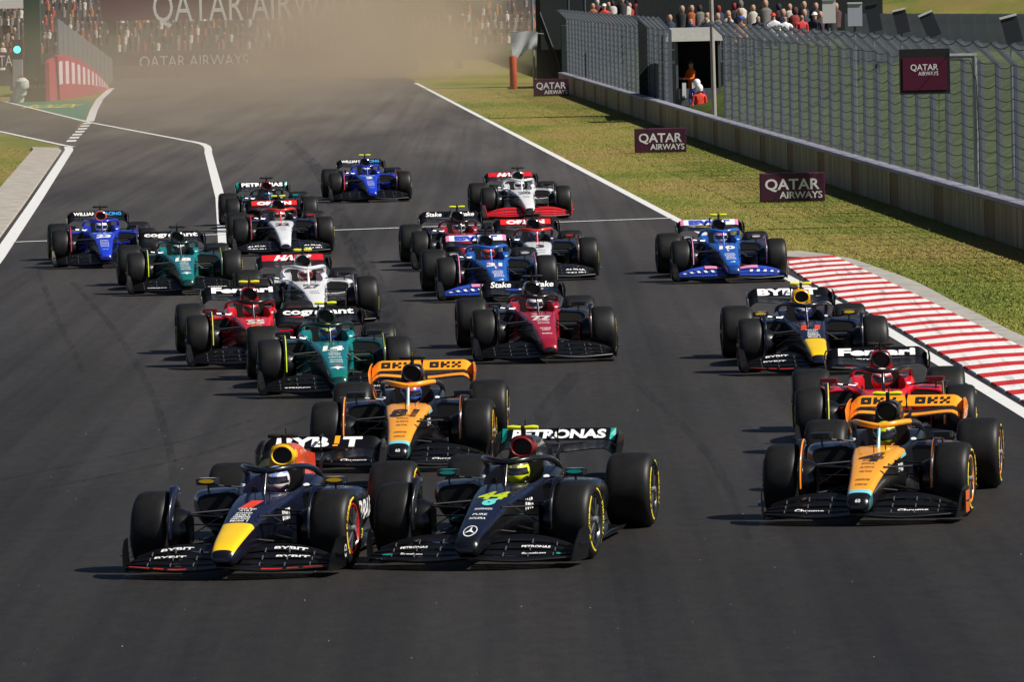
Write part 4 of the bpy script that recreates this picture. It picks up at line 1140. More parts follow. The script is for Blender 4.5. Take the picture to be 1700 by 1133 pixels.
RW_MER = rear_words([('PETRONAS', .0, .92, .72, W_)], .045)
RW_FER = rear_words([('Ferrari', .0, .90, .72, W_)], .05)
RW_AMR = rear_words([('cognizant', .0, .96, .72, W_)], .03)
RW_ALF = rear_words([('Stake', -.31, .30, .75, W_), ('Stake', .31, .30, .75, W_)], .02, .2)
RW_HAA = rear_bands(rear_words([('HAAS', .0, .62, .72, W_)], .06, .35), '#cf1f27', -.50, .50)
RW_ALP = rear_bands(rear_words([('BWT', .0, .74, .66, '#2743b4')], .08), '#e6e4ee', -.46, .46, more=((-.52, -.46, '#ef86bb'), (.46, .52, '#ef86bb')))
RW_ORL = rear_bands(rear_words([('ORLEN', .0, .70, .58, W_)], .06), '#df2a22', -.46, .46)
RW_WIL = rear_words([('WILLIAMS', -.22, .50, .58, W_), ('RACING', .28, .38, .58, '#3f9fe0')], .03)
def S(pos, col, num, rear, label, driver, helmet, lime=False, **k):
    d = dict(pos=(pos[0], pos[1], -pos[2]), col=dict(col), num=num, rear=rear, label=label, driver=driver, helmet=helmet, lime=lime); d.update(k); return d
TEXT_FB = [('BYBIT', 3, .52, .45, .30, .45), ('BYBIT', 2, .56, .45, .30, .42)]
CARS = [
 S((-2.45, 62.75, 8.4), RB, '1', rear_exclaim, 'dark blue racing car with yellow nose and red number 1 leading the pack', 'driver in white and blue helmet in the leading dark blue car with number 1', ('#e9e0e2', '#8fa4d8', '#c98a94'), False, steer=-4, spin=-20, lines=LN_RB, front=TEXT_FB, extra=rb_extra, sidetext=[('BYBIT', .66, .45, .28, .10)]),
 S((-.25, 63.2, 9.7), MER, '44', RW_MER, 'black racing car with lime number 44 and star emblem beside the leader', 'driver in yellow helmet in the black car with number 44', ('#e6f02a', '#6a6c50', '#e0ee20'), True, steer=-4, spin=15, lines=LN_ME, front=[('PETRONAS', 2, .56, .5, .26, .4), ('Syntium', 1, .56, .5, .22, .4)], extra=star_logo, sidetext=[('AMG', .72, .46, .30, .10)], numw=.27),
 S((3.45, 67.25, 8.6), MCL, '4', rear_check, 'orange-nosed black racing car with number 4 at the right edge of the pack', 'driver in lime and black helmet in the orange-nosed car with number 4', ('#1f2a22', '#c8d42a', '#b4c81c'), True, steer=-3, spin=30, lines=LN_MC, front=[('Chrome', 1, .50, .5, .30, .5)], extra=mc_extra, sidetext=[('DP WORLD', .60, .44, .26, .08)], numw=.22),
 S((-1.21, 75.85, 2.4), MCL, '81', rear_check, 'orange-nosed black racing car with number 81 behind the two leaders', 'driver in blue and white helmet in the orange-nosed car with number 81', ('#3f63c0', '#c94a3a', '#2c3560'), False, steer=-2, spin=10, lines=LN_MC, front=[('Chrome', 1, .50, .5, .30, .5)], extra=mc_extra, sidetext=[('DP WORLD', .60, .44, .26, .08)]),
 S((4.12, 76.55, 1.8), FER, '16', RW_FER, 'red racing car directly behind the orange-nosed car with number 4', 'driver in red helmet in the red car at the right', ('#c4343a', '#efe9e6', '#a01c24'), False, steer=-2, lines=LN_FE, extra=fe_extra),
 S((4.01, 92.35, -1.7), RB, '11', rear_exclaim, 'dark blue racing car with red number 11 beside the striped kerb', 'driver in blue helmet in the dark blue car with number 11', ('#2338a8', '#b9b3bd', '#1c2660'), True, lines=LN_RB, front=TEXT_FB, extra=rb_plain),
 S((3.79, 120.31, -2.8), ALP, '10', RW_ALP, 'blue racing car with number 10 running alone by the start of the kerb', 'driver in pink and white helmet in the blue car with number 10', ('#e6dce2', '#d9699b', '#dcdce2'), True, lines=LN_AL, extra=al_extra),
 S((.44, 96.58, -3.9), ALF, '77', RW_ALF, 'black racing car with crimson nose and number 77 in mid track', 'driver in white helmet in the crimson-nosed car with number 77', ('#d8dbe2', '#e9eaee', '#1b2030'), False, lines=LN_AF, extra=None),
 S((-.24, 115.18, -4.8), ALP, '31', RW_ALP, 'blue racing car with number 31 behind the crimson-nosed car', 'driver in red helmet in the blue car with number 31', ('#e0402a', '#e2472c', '#b8281c'), False, lines=LN_AL, extra=al_extra),
 S((-.83, 127.8, -4.2), ALF, '24', RW_ALF, 'black racing car with dark red cockpit half hidden behind the blue car 31', 'driver in white and black helmet in the half hidden black and red car', ('#e4e4e8', '#2b2b30', '#d9d9de'), True, lines=LN_AF, extra=None),
 S((.55, 122.7, -3.6), ORL, '3', RW_ORL, 'navy and white racing car with red halo just right of blue car 31', 'driver in dark blue helmet in the red-haloed car right of centre', ('#2c4a78', '#3d6a90', '#22304c'), False, lines=LN_OR, front=[('ALPHA', 2, .55, .5, .36, .6), ('TAURI', 1, .55, .5, .36, .6)], extra=None),
 S((.37, 153.9, -4.6), HAA, '20', RW_HAA, 'white racing car with red front wing near the back of the field', 'driver in white helmet in the white car with red front wing', ('#e2e2e6', '#dcdce0', '#b9b9c0'), False, lines=LN_HA, extra=None),
 S((-3.38, 168.68, -4.3), WIL, '2', RW_WIL, 'blue racing car rearmost of the field in front of the dust', 'driver in blue helmet in the rearmost blue car', ('#3450b8', '#d0d4e2', '#27348c'), True, lines=LN_WI, extra=wi_extra),
 S((-5.16, 150.21, -4.6), MER, '63', RW_MER, 'black racing car with teal wing corners behind the red-haloed car at left', 'driver in blue helmet in the black car with teal wing corners at the back', ('#4a86b8', '#2a4a78', '#3f76a8'), False, lines=LN_ME, extra=star_logo),
 S((-4.48, 136.89, -4.2), ORL, '22', RW_ORL, 'navy and white racing car with red halo left of the thick black skid mark', 'driver in white and red helmet in the red-haloed car at left', ('#e9dede', '#d84a40', '#dfd6d6'), True, lines=LN_OR, front=[('ALPHA', 2, .55, .5, .36, .6), ('TAURI', 1, .55, .5, .36, .6)], extra=None),
 S((-7.77, 132.58, -5.0), WIL, '23', RW_WIL, 'blue racing car with number 23 farthest to the left', 'driver in white helmet in the blue car with number 23', ('#e6e6ea', '#eeeef2', '#2b2f48'), False, lines=LN_WI, extra=wi_extra),
 S((-5.67, 120.28, -5.8), AMR, '18', RW_AMR, 'green racing car with number 18 beside the leftmost blue car', 'driver in dark helmet in the green car with number 18', ('#28313a', '#c9ced4', '#182024'), False, lines=LN_AM, front=[('aramco', 1, .52, .5, .34, .7)], extra=am_extra),
 S((-3.09, 108.34, -6.2), HAA, '27', RW_HAA, 'white racing car with number 27 behind the red car at left', 'driver in red and black helmet in the white car with number 27', ('#c33436', '#e2d8d8', '#1c1c20'), True, lines=LN_HA, extra=None),
 S((-3.56, 96.8, -5.0), FER, '55', RW_FER, 'red racing car with yellow emblem left of the green car 14', 'driver in dark red helmet in the red car at left', ('#7c1c22', '#d8302a', '#3a1014'), True, lines=LN_FE, extra=fe_extra),
 S((-2.31, 89.68, -4.3), AMR, '14', RW_AMR, 'green racing car with number 14 behind the orange-nosed car 81', 'driver in blue and yellow helmet in the green car with number 14', ('#2a4aa8', '#b8c85c', '#24387c'), True, lines=LN_AM, front=[('aramco', 1, .52, .5, .34, .7)], extra=am_extra),
]
for sp in CARS:
    if sp.get('extra', 1) is None: del sp['extra']
    if sp['num'] in ('16', '55'): sp['numy'] = .40; sp['numw'] = .26
    if sp['num'] == '20': sp['col'].update(fw='#c9222a', fwf1='#c9222a', fwf2='#cf262c', fwf3='#b81f26')
    if sp['num'] == '2': sp['col']['intake'] = '#1a1c24'
    if sp['num'] in ('4', '81'): sp['numy'] = .28; sp['numh'] = .42; sp['numw'] = .25 if sp['num'] == '4' else .32
    build_car(sp)
# ================================================================== TRACKSIDE THINGS
MAROON = mat('maroon_board', (0.060, 0.008, 0.030), 0.5, vary=0.1, scale=2)
def board(name, px0, px1, py0, py1, Y, label, th=0.25, lines=(), rz=0.0, m=MAROON, cat='sign', group=None, ground=True):
    a, b_ = W(px0, py1, Y), W(px1, py0, Y); w = b_.x - a.x; h = b_.z - max(a.z, 0.02) if ground else b_.z - a.z
    z0 = 0.02 if ground else a.z
    r_ = empty(name, ((a.x + b_.x) / 2, Y, 0 if ground else z0), rz); tag(r_, label, cat, group)
    zz = z0 if ground else 0.0
    g = Geo(); bev = 0.02
    ring = lambda y, k: [(x * (w / 2 - k), y, zz + h / 2 + z * (h / 2 - k)) for x, z in ((-1, -1), (1, -1), (1, 1), (-1, 1))]
    g.loft([ring(0, bev), ring(bev, 0), ring(th, 0)]); ob('board', g, m, r_, smooth=0)
    for t, cx, cz, ww, hh, bold in lines:
        g = Geo(); letters(g, t, (cx * w, -0.004, zz + cz * h), (1, 0, 0), (0, 0, 1), ww * w, hh * h, bold); ob('lettering', g, WHITE, r_, smooth=0)
    return r_
QA = [('QATAR', 0.0, .62, .84, .38, .02), ('AIRWAYS', .13, .24, .66, .24, .02)]
for (x0, x1, y0, y1, lb) in ((1262, 1369, 286, 336, 'nearest maroon advertising board standing on the right verge'), (1054, 1139, 212, 254, 'middle of the three maroon advertising boards on the right verge'), (886, 944, 130, 160, 'farthest maroon advertising board on the right verge at the end of the wall')):
    Y = G((x0 + x1) / 2, y1)[1]
    board('advertising_board', x0, x1, y0, y1, Y, lb, lines=QA, group='maroon boards on the verge')

# hanging screen on its mast behind the wall
Ys = 143.5
a, b_ = W(1494, 157, Ys), W(1576, 80, Ys); w = b_.x - a.x; h = b_.z - a.z
r_ = empty('hanging_screen', ((W(1620, 200, Ys).x), Ys, 0)); tag(r_, 'maroon screen in a black frame hung from a grey mast by the fence', 'screen')
ox = (a.x + b_.x) / 2 - W(1620, 200, Ys).x
g = Geo(); g.box(ox, 0, (a.z + b_.z) / 2, w, .14, h); ob('screen_frame', g, BLACK, r_, smooth=0)
g = Geo(); g.box(ox, -.078, a.z + h * .45, w * .88, .012, h * .72); ob('screen_panel', g, mat('screen_maroon', (0.085, 0.006, 0.028), 0.35), r_, smooth=0)
g = Geo(); letters(g, 'QATAR', (ox - .01, -.088, a.z + h * .60), (1, 0, 0), (0, 0, 1), w * .55, h * .14, .01); letters(g, 'AIRWAYS', (ox + .07, -.088, a.z + h * .46), (1, 0, 0), (0, 0, 1), w * .40, h * .09, .01)
ob('lettering', g, WHITE, r_, smooth=0)
MAST = mat('mast_grey', (0.33, 0.34, 0.36), 0.45, 0.5, vary=0.1)
zt = W(1618, 92, Ys).z
g = Geo(); g.tube([(0, 0.05, 0), (0, 0.05, zt)], .055, 10); ob('mast', g, MAST, r_)
g = Geo(); g.tube([(.05, 0.05, zt), (ox - w * .45, 0.05, zt)], .05, 10); ob('arm', g, MAST, r_)
for k in (-.35, .35):
    g = Geo(); g.box(ox + k * w, .02, zt + .02, .10, .14, .12); ob('clamp', g, DARKMETAL, r_, smooth=0)
g = Geo(); g.tube([(ox + w * .5, 0, zt - .05), (-.10, 0, zt - .10), (.02, -.02, zt - .5), (.06, -.02, zt - 1.6), (.05, -.02, .9)], .012, 5); ob('cable', g, BLACK, r_)

# ---- people
def person_mesh(pose):
    J = [(0, 0, .95, .15, .12), (0, 0, 1.15, .16, .11), (0, 0, 1.36, .17, .11), (0, -.01, 1.48, .065), (0, -.015, 1.60, .09, .10), (0, -.01, 1.70, .075, .085)]
    E_ = [(0, 1), (1, 2), (2, 3), (3, 4), (4, 5)]
    arms = {'rest': ((.22, 0, 1.36), (.27, .02, 1.08), (.25, -.06, .84), (.25, -.09, .75)),
            'forward': ((.21, -.02, 1.36), (.25, -.10, 1.10), (.17, -.36, 1.10), (.14, -.44, 1.12)),
            'up': ((.22, 0, 1.38), (.36, -.06, 1.56), (.30, -.10, 1.82), (.28, -.12, 1.92)),
            'hips': ((.22, 0, 1.36), (.36, .06, 1.14), (.22, -.06, 1.00), (.16, -.09, 1.0))}[pose]
    rad = (.075, .052, .040, .042)
    for s in (-1, 1):
        o = len(J)
        for (x, y, z), r in zip(arms, rad): J.append((s * x, y, z, r))
        E_ += [(2, o), (o, o + 1), (o + 1, o + 2), (o + 2, o + 3)]
        t = len(J); hx, hy, hz = arms[3]                       # thumb
        J.append((s * (hx - .035), hy - .02, hz - .01, .014)); E_.append((o + 3, t))
        o = len(J)
        for x, y, z, r in ((.10, 0, .88, .095), (.115, -.02, .50, .068), (.115, .02, .10, .048), (.12, -.13, .04, .042)): J.append((s * x, y, z, r))
        E_ += [(0, o), (o, o + 1), (o + 1, o + 2), (o + 2, o + 3)]
    def mf(c):
        if c.z > 1.68: return 3
        if c.z > 1.50: return 2 if abs(c.x) < .14 else 0
        for s in (-1, 1):
            if (c - Vector((s * arms[3][0], arms[3][1], arms[3][2]))).length < .09: return 2
        return 0 if c.z > .92 else 1
    return skin_body('body', J, E_, mf, 4, 2)
PM = {k: person_mesh(k) for k in ('rest', 'forward', 'up', 'hips')}
SKIN = mat('skin', (0.42, 0.25, 0.17), 0.6)
def cloth(h): return mat('cloth_' + h.lstrip('#'), h, 0.8, vary=0.12, scale=12)
def cap_geo():
    g = Geo(); n = 18; rings = []
    for k in range(7):
        a = k / 6 * math.pi / 2; rings.append([(.108 * math.cos(a) * math.cos(2 * math.pi * i / n), .125 * math.cos(a) * math.sin(2 * math.pi * i / n), .11 * math.sin(a)) for i in range(n)])
    g.loft(rings); g.poly([(-.09, -.09, .0), (-.06, -.17, -.012), (.06, -.17, -.012), (.09, -.09, .0)], (0, 0, .012)); return g
def hardhelmet_geo():
    g = Geo(); n = 20; rings = []
    for k, (r, z) in enumerate(((.125, -.10), (.145, -.03), (.145, .04), (.125, .10), (.08, .145), (.02, .158))): rings.append([(r * .92 * math.cos(2 * math.pi * i / n), r * 1.08 * math.sin(2 * math.pi * i / n), z) for i in range(n)])
    g.loft(rings); return g
def face_parts(p):
    def fg():
        g = Geo()
        for s in (-1, 1): g.box(s * .032, -.105, 1.615, .018, .012, .010)
        g.box(0, -.105, 1.555, .045, .010, .008); return g
    shared('face', 'face', fg, [mat('eyes', (0.03, 0.02, 0.015), 0.5)], p, 0)
    def nose(): g = Geo(); g.loft([[(-.012, -.10, 1.61), (.012, -.10, 1.61), (.0, -.108, 1.612)], [(-.018, -.10, 1.575), (.018, -.10, 1.575), (0, -.130, 1.577)]]); return g
    shared('nose', 'nose', nose, [SKIN], p, 0)
def person(label, x, y, z, rz, pose, top, legs, hair='#2a1c14', cap=None, helmet=None, group=None, sc=1.0):
    p = empty('person', (x, y, z), rz); p.scale = (sc,) * 3; tag(p, label, 'person', group)
    link('body', PM[pose], [cloth(top), cloth(legs), SKIN, cloth(hair)], p); face_parts(p)
    if cap: shared('cap', 'capg', cap_geo, [cloth(cap)], p, 50, loc=(0, -.012, 1.66))
    if helmet: shared('helmet', 'hhg', hardhelmet_geo, [paint(helmet)], p, 60, loc=(0, -.015, 1.64))
    return p

# ---- marshal hut behind the wall
HY = 255.0
hx0, hx1 = W(1122, 100, HY).x, W(1196, 100, HY).x; zr0, zr1 = W(1150, 68, HY).z, W(1150, 46, HY).z
hut = empty('marshal_hut', ((hx0 + hx1) / 2, HY, 0)); tag(hut, 'small marshal hut with pale roof and dark opening behind the wall', 'hut')
hw = (hx1 - hx0) / 2; HUTM = mat('hut_grey', (0.10, 0.11, 0.12), 0.7, vary=0.1); HUTD = mat('hut_inside', (0.012, 0.014, 0.014), 0.9)
ROOFM = mat('hut_roof', (0.42, 0.42, 0.39), 0.7, vary=0.1)
for s in (-1, 1):
    g = Geo(); g.box(s * (hw - .04), .8, zr0 / 2, .08, 1.6, zr0); ob('side_wall', g, HUTM, hut, smooth=0)
g = Geo(); g.box(0, 1.62, zr0 / 2, hw * 2, .06, zr0); ob('back_wall', g, HUTD, hut, smooth=0)
g = Geo(); g.box(0, 0.0, .55, hw * 2 - .17, .06, 1.3); ob('front_panel', g, HUTM, hut, smooth=0)
g = Geo(); g.loft([[(-hw - .38, -.25, zr0), (hw + .10, -.25, zr0), (hw + .10, 1.8, zr0), (-hw - .38, 1.8, zr0)], [(-hw - .22, -.1, zr1), (hw - .02, -.1, zr1), (hw - .02, 1.7, zr1), (-hw - .22, 1.7, zr1)]]); ob('roof', g, ROOFM, hut, smooth=0)
for k in (-.40, -.18):
    g = Geo(); g.box(k * hw * 2 + .12, -.05, W(1130, 150, HY).z, .14, .03, .55); ob('notice', g, WHITE, hut, smooth=0)
person('marshal in orange overalls leaning out of the hut', W(1144, 120, HY).x + .1, HY + .55, W(1144, 133, HY).z - 1.05, R(-60), 'forward', '#f07020', '#f07020', cap='#2a2a30', group='track marshals')
person('marshal in white helmet and red and blue vest left of the pole', W(1161, 170, HY - .8).x, HY - .9, W(1160, 143, HY).z - 1.70, R(20), 'rest', '#d8402a', '#2c2f60', helmet='#eef0f2', group='track marshals')
person('marshal in white helmet in front of the hut, behind his red-vested colleague', W(1157, 150, HY - .4).x, HY - .35, W(1160, 132, HY).z - 1.76, R(10), 'rest', '#3a3f8a', '#2c2f60', helmet='#f2f2f2', group='track marshals')
person('marshal in white cap and red shirt at the far end of the wall', W(967, 30, 318).x + 1.0, 318, W(967, 8, 318).z - 1.72, R(0), 'rest', '#d23a2a', '#c02a24', cap='#eeeeee', group='track marshals')
q_ = W(967, 8, 318); ms = empty('marshal_stand', (q_.x + 1.0, 318, 0)); tag(ms, 'grey raised stand under the marshal at the far end of the wall', 'stand')
hz = q_.z - 1.72
for dx in (-.4, .4):
    for dy in (-.4, .4):
        g = Geo(); g.box(dx, dy, hz / 2 - .04, .07, .07, hz - .08); ob('leg', g, HUTM, ms, smooth=0)
g = Geo(); g.box(0, 0, hz - .04, 1.0, 1.0, .08); ob('deck', g, HUTM, ms, smooth=0)
lp = empty('lamp_post', (W(1186, 180, 226).x, 226, 0)); tag(lp, 'slim grey pole standing in front of the marshal hut', 'pole')
g = Geo(); g.tube([(0, 0, 0), (-.03, 0, 4), (-.09, 0, 9)], [.085, .075, .055], 10); ob('shaft', g, mat('pole_grey', (0.36, 0.33, 0.30), 0.6, vary=0.12), lp)
g = Geo(); g.tube([(-.09, 0, 9), (-.5, 0, 9.2), (-1.1, 0, 9.2)], .03, 6); g.box(-1.2, 0, 9.2, .5, .2, .1); ob('lamp_head', g, MAST, lp)

# ---- boxes, floodlights and speakers above the fence
def flood(px, py0, py1, Y, wpx, tilt, label, face, top):
    c = W(px, (py0 + py1) / 2, Y); h = W(px, py0, Y).z - W(px, py1, Y).z; w = wpx * Y / F
    r_ = empty('floodlight', (c.x, Y, 0)); tag(r_, label, 'floodlight', 'lamps along the fence top')
    g = Geo(); g.tube([(0, .12, .3), (0, .12, c.z)], .035, 8); ob('pole', g, POST, r_)
    g = Geo(); ring = lambda y, k: [(x * w / 2 * k, y, z * h / 2 * k) for x, z in ((-1, -1), (1, -1), (1, 1), (-1, 1))]
    g.loft([ring(-.14, 1), ring(.08, .9)]); ob('housing', g, face, r_, smooth=0, loc=(0, 0, c.z), rot=(0, R(tilt), 0))
    g = Geo(); g.box(0, -.02, h / 2 + .02, w * 1.02, .3, .04); ob('hood', g, top, r_, smooth=0, loc=(0, 0, c.z), rot=(0, R(tilt), 0))
BOXW = mat('lamp_white', (0.62, 0.62, 0.60), 0.5); BOXD = mat('lamp_dark', (0.02, 0.022, 0.03), 0.5)
flood(1376, 0, 38, 188, 22, 0, 'white lamp box leftmost on the fence top', BOXW, BOXW)
flood(1419, 6, 43, 183, 24, 0, 'white lamp box with grey face second from the left on the fence top', mat('lamp_grey', (0.40, 0.42, 0.48), 0.5), BOXW)
flood(1496, 17, 55, 172, 22, -12, 'tilted dark floodlight left of the dark pair on the fence top', BOXD, BOXW)
flood(1544, 22, 62, 167, 24, -22, 'dark floodlight leaning hardest, above the hanging screen', BOXD, BOXW)
flood(1679, 28, 72, 152, 28, -14, 'dark floodlight at the right edge of the picture on the fence top', BOXD, BOXW)
flood(1450, 8, 52, 178, 22, -10, 'dark floodlight right of the two white lamp boxes', BOXD, BOXD)

# ---- grey panel fence on the bank
pf = empty('panel_fence', (13.5, 214, 3.0)); tag(pf, 'grey metal panel fence on top of the grass bank at upper right', 'fence')
PANM = mat('panel_grey', (0.085, 0.10, 0.11), 0.6, 0.2, vary=0.2, scale=2)
x = 10.9; i = 0
while x < 19:
    g = Geo(); hgt = 1.0 - 0.02 * (x - 10.9); g.box(0, 0.03 * (i % 2), hgt / 2 - .3, .52, .05, hgt + .6); ob('panel', g, PANM, pf, smooth=0, loc=(x - 13.5, (x - 13.5) * -1.2, 0.05)); x += .37; i += 1

# ---- spectators' terrace beyond the hut
DK = mat('dark_cladding', (0.015, 0.022, 0.022), 0.85, vary=0.2)
tr_ = empty('spectator_terrace', (9.6, 262, 0)); tag(tr_, 'dark spectator terrace with railing above the right hand fence', 'terrace')
g = Geo(); g.box(0.2, 0, 1.05, 8.4, 8, 2.1); ob('base', g, DK, tr_, smooth=0)
g = Geo(); g.box(0.2, 4.2, 4.0, 9.4, .3, 8.0); ob('back_wall', g, DK, tr_, smooth=0)
for k in range(8):
    g = Geo(); g.tube([(-3.9 + k * 1.15, -3.9, 2.1), (-3.9 + k * 1.15, -3.9, 3.15)], .03, 6); ob('rail_post', g, POST, tr_)
for z in (2.6, 3.15):
    g = Geo(); g.tube([(-4.0, -3.9, z), (4.3, -3.9, z)], .025, 6); ob('rail', g, POST, tr_)
PAL = ['#d8402a', '#f2f2f2', '#2a4aa8', '#1c1c22', '#e07a2a', '#c22a2a', '#8a8f9a', '#203058', '#e9e4d8', '#b03a5a']
SPEC = [(1146, 0, '#1c2550', None, 'spectator in dark blue shirt leftmost on the terrace'), (1172, 4, '#2a2f44', None, 'spectator in grey-blue shirt just left of the pole'), (1210, 2, '#15182a', None, 'spectator in black shirt just right of the pole'), (1228, -4, '#d88a4a', '#2a50b0', 'spectator in orange shirt and blue cap on the terrace'),
        (1258, 3, '#1b1e2c', None, 'spectator in black next to the orange-shirted one'), (1283, 2, '#f2f2f4', '#d8342a', 'spectator in white shirt and red cap on the terrace'), (1302, -6, '#e8e8f0', None, 'bareheaded spectator in white shirt on the terrace'), (1330, 4, '#c23a3a', None, 'spectator in red shirt on the terrace'), (1352, 0, '#20263c', '#e9e9e9', 'spectator in navy shirt and white cap at the right of the terrace')]
for i, (px, py, top, cap, lb) in enumerate(SPEC):
    Yp = 259.5 + (i % 3) * 1.2; q = W(px, py, Yp)
    person(lb, q.x, Yp, 2.1, R(-20 + 15 * (i % 4)), ('rest', 'forward', 'hips', 'rest')[i % 4], top, '#23252e', cap=cap, group='spectators on the terrace', sc=.97 + .02 * (i % 3))
# wires and rails of the stairs beside the terrace
st = empty('stair_railing', (6.0, 285, 0)); tag(st, 'set of sloping pale railings left of the terrace', 'railing')
for k in range(6):
    a, b_ = W(1078 + 6 * k, -18 + 6 * k, 284), W(1182, 12 + 7 * k, 279)
    g = Geo(); g.tube([a - Vector((6, 285, 0)), b_ - Vector((6, 285, 0))], .025, 6); ob('rail', g, mat('rail_olive', (0.20, 0.21, 0.14), 0.6), st)
# ================================================================== FAR BACKGROUND
def crowd(name, label, pts, seed=1, sc=1.0):
    """simple seated figures (legs, torso with shoulders, head) as one mass"""
    rs = random.Random(seed); g = Geo()
    for (x, y, z) in pts:
        s = sc * rs.uniform(.9, 1.1); dx = rs.uniform(-.12, .12); m = rs.randrange(8); n = 6
        def ring(w, d, zz, oy=0): return [(x + dx + w * s * math.cos(2 * math.pi * i / n), y + oy + d * s * math.sin(2 * math.pi * i / n), z + zz * s) for i in range(n)]
        g.loft([ring(.19, .22, 0, -.1), ring(.21, .18, .25), ring(.25, .15, .62), ring(.12, .10, .74)], m)
        g.loft([ring(.06, .06, .72), ring(.11, .12, .82), ring(.115, .13, .93), ring(.07, .08, 1.02)], 8 if rs.random() < .6 else rs.randrange(8))
    cols = ['#8a3028', '#b9b2aa', '#9a5228', '#222a40', '#1a1a1e', '#6a6662', '#2a2528', '#4a2a2e']
    return tag(ob(name, g, [cloth(c_) for c_ in cols] + [SKIN], smooth=60), label, 'crowd', kind='stuff')
STEEL_D = mat('stand_steel', (0.09, 0.09, 0.10), 0.7, vary=0.2)
# far grandstand closing the straight
gs = empty('grandstand', (-12, 470, 0)); tag(gs, 'far grandstand full of people behind the dust', 'grandstand')
pts = []; X0, X1 = W(-60, 60, 470).x, W(905, 60, 470).x
for k in range(9):
    g = Geo(); g.box((X0 + X1) / 2 + 12, k * 1.1, .55 + k * .24, X1 - X0, 1.1, 1.1 + k * .48); ob('tier', g, STEEL_D, gs, smooth=0)
    x = X0 + .4
    while x < X1 - .3:
        if random.random() < .85: pts.append((x, 470 + k * 1.1, 1.10 + k * .48))
        x += .44
crowd('grandstand_crowd', 'mass of spectators on the far grandstand', pts, 3, .66)
# left stand
pts = []
for k in range(5):
    for i in range(5): pts.append((W(-30, 60, 392).x + i * .55, 392 + k * 1.0, .9 + k * .45)) if random.random() < .9 else None
ls = empty('pit_stand', (-27, 394, 0)); tag(ls, 'small stand with a white canopy at the far left', 'grandstand')
for k in range(5):
    g = Geo(); g.box(W(5, 60, 392).x + 27, -2 + k * 1.0, .45 + k * .22, 3.2, 1.0, .9 + k * .45); ob('tier', g, STEEL_D, ls, smooth=0)
a = W(-40, 15, 390); b_ = W(43, 15, 390)
g = Geo(); g.loft([[(a.x + 27, -5, a.z), (b_.x + 27, -5, a.z), (b_.x + 27, 4, a.z + .3), (a.x + 27, 4, a.z + .3)], [(a.x + 27, -5, a.z + .5), (b_.x + 27, -5, a.z + .5), (b_.x + 27, 4, a.z + 1.2), (a.x + 27, 4, a.z + 1.2)]])
ob('canopy', g, mat('canopy_white', (0.72, 0.71, 0.69), 0.7), ls, smooth=0)
for xx in (a.x + .6, b_.x - .4):
    g = Geo(); g.tube([(xx + 27, -4.6, 0), (xx + 27, -4.6, a.z)], .06, 8); ob('canopy_post', g, STEEL, ls)
crowd('pit_stand_crowd', 'crowd seated under the white canopy at the far left', pts, 5)
# maroon bridge banner and the lower banner
def bigboard(name, px0, px1, py0, py1, Y, label, text, tcx, tw, th, cz, legs):
    a, b_ = W(px0, py1, Y), W(px1, py0, Y); w, h = b_.x - a.x, b_.z - a.z
    r_ = empty(name, ((a.x + b_.x) / 2, Y, 0)); tag(r_, label, 'banner')
    nseg = max(1, round(w / 4.2))
    for k in range(nseg):
        g = Geo(); g.box(-w / 2 + (k + .5) * w / nseg, 0, a.z + h / 2, w / nseg - .03, .2, h); ob('panel', g, mat('banner_maroon', (0.085, 0.018, 0.045), 0.6, vary=0.08), r_, smooth=0)
    g = Geo(); letters(g, text, (W(tcx, 20, Y).x - (a.x + b_.x) / 2, -.12, cz), (1, 0, 0), (0, 0, 1), tw, th, .0); ob('lettering', g, WHITE, r_, smooth=0)
    if legs:
        for s in (-.47, .47):
            g = Geo(); g.box(s * w, .4, (a.z + h) / 2, .5, .5, a.z + h); ob('leg', g, STEEL_D, r_, smooth=0)
Yb = 425.0; ss = F / Yb
bigboard('bridge_banner', 168, 775, -75, 35, Yb, 'huge maroon banner on a bridge above the far end of the straight', 'QATAR AIRWAYS', 432, 355 / ss, 52 / ss, W(430, 6, Yb).z, True)
bigboard('wall_banner', 206, 640, 82, 117, 418.0, 'low maroon banner on the far wall below the bridge', 'QATAR AIRWAYS', 320, 180 * 418 / F, 20 * 418 / F, W(320, 100, 418).z, True)
fw_ = empty('far_barrier', (-16, 412, 0)); tag(fw_, 'low tan tyre barrier across the far end of the track', 'barrier')
for k in range(16):
    g = Geo(); g.box(-14 + k * 1.6, 0, .38, 1.55, .6, .76); ob('barrier_block', g, mat('barrier_tan', (0.20, 0.17, 0.12), 0.8, vary=0.2), fw_, smooth=0)
# gantry column with green cladding
Yc = G(60, 168)[1]
gc = empty('gantry_column', (W(55, 150, Yc).x, Yc, 0)); tag(gc, 'dark green gantry column with yellow emblem at the far left', 'column')
GRN = mat('column_green', (0.008, 0.050, 0.032), 0.5, vary=0.1, scale=1)
sc_ = F / Yc; x0 = W(55, 150, Yc).x
g = Geo(); g.box(W(55, 100, Yc).x - x0, .2, 4.0, 27 / sc_, .8, 8.0); ob('shaft', g, GRN, gc, smooth=0)
zb = W(60, 106, Yc).z
g = Geo(); g.box(W(62, 100, Yc).x - x0, .1, zb / 2, 43 / sc_, 1.3, zb); ob('plinth', g, GRN, gc, smooth=0)
g = Geo(); g.box(12, .2, 7.7, 25, .7, .8); ob('beam', g, GRN, gc, smooth=0)
YEL = mat('emblem_gold', (0.45, 0.40, 0.05), 0.5)
g = Geo(); letters(g, 'ROLEX', (W(62, 143, Yc).x - x0, -.56, W(62, 143, Yc).z), (1, 0, 0), (0, 0, 1), .95, .16, .01); ob('lettering', g, YEL, gc, smooth=0)
g = Geo(); cz = W(62, 134, Yc).z
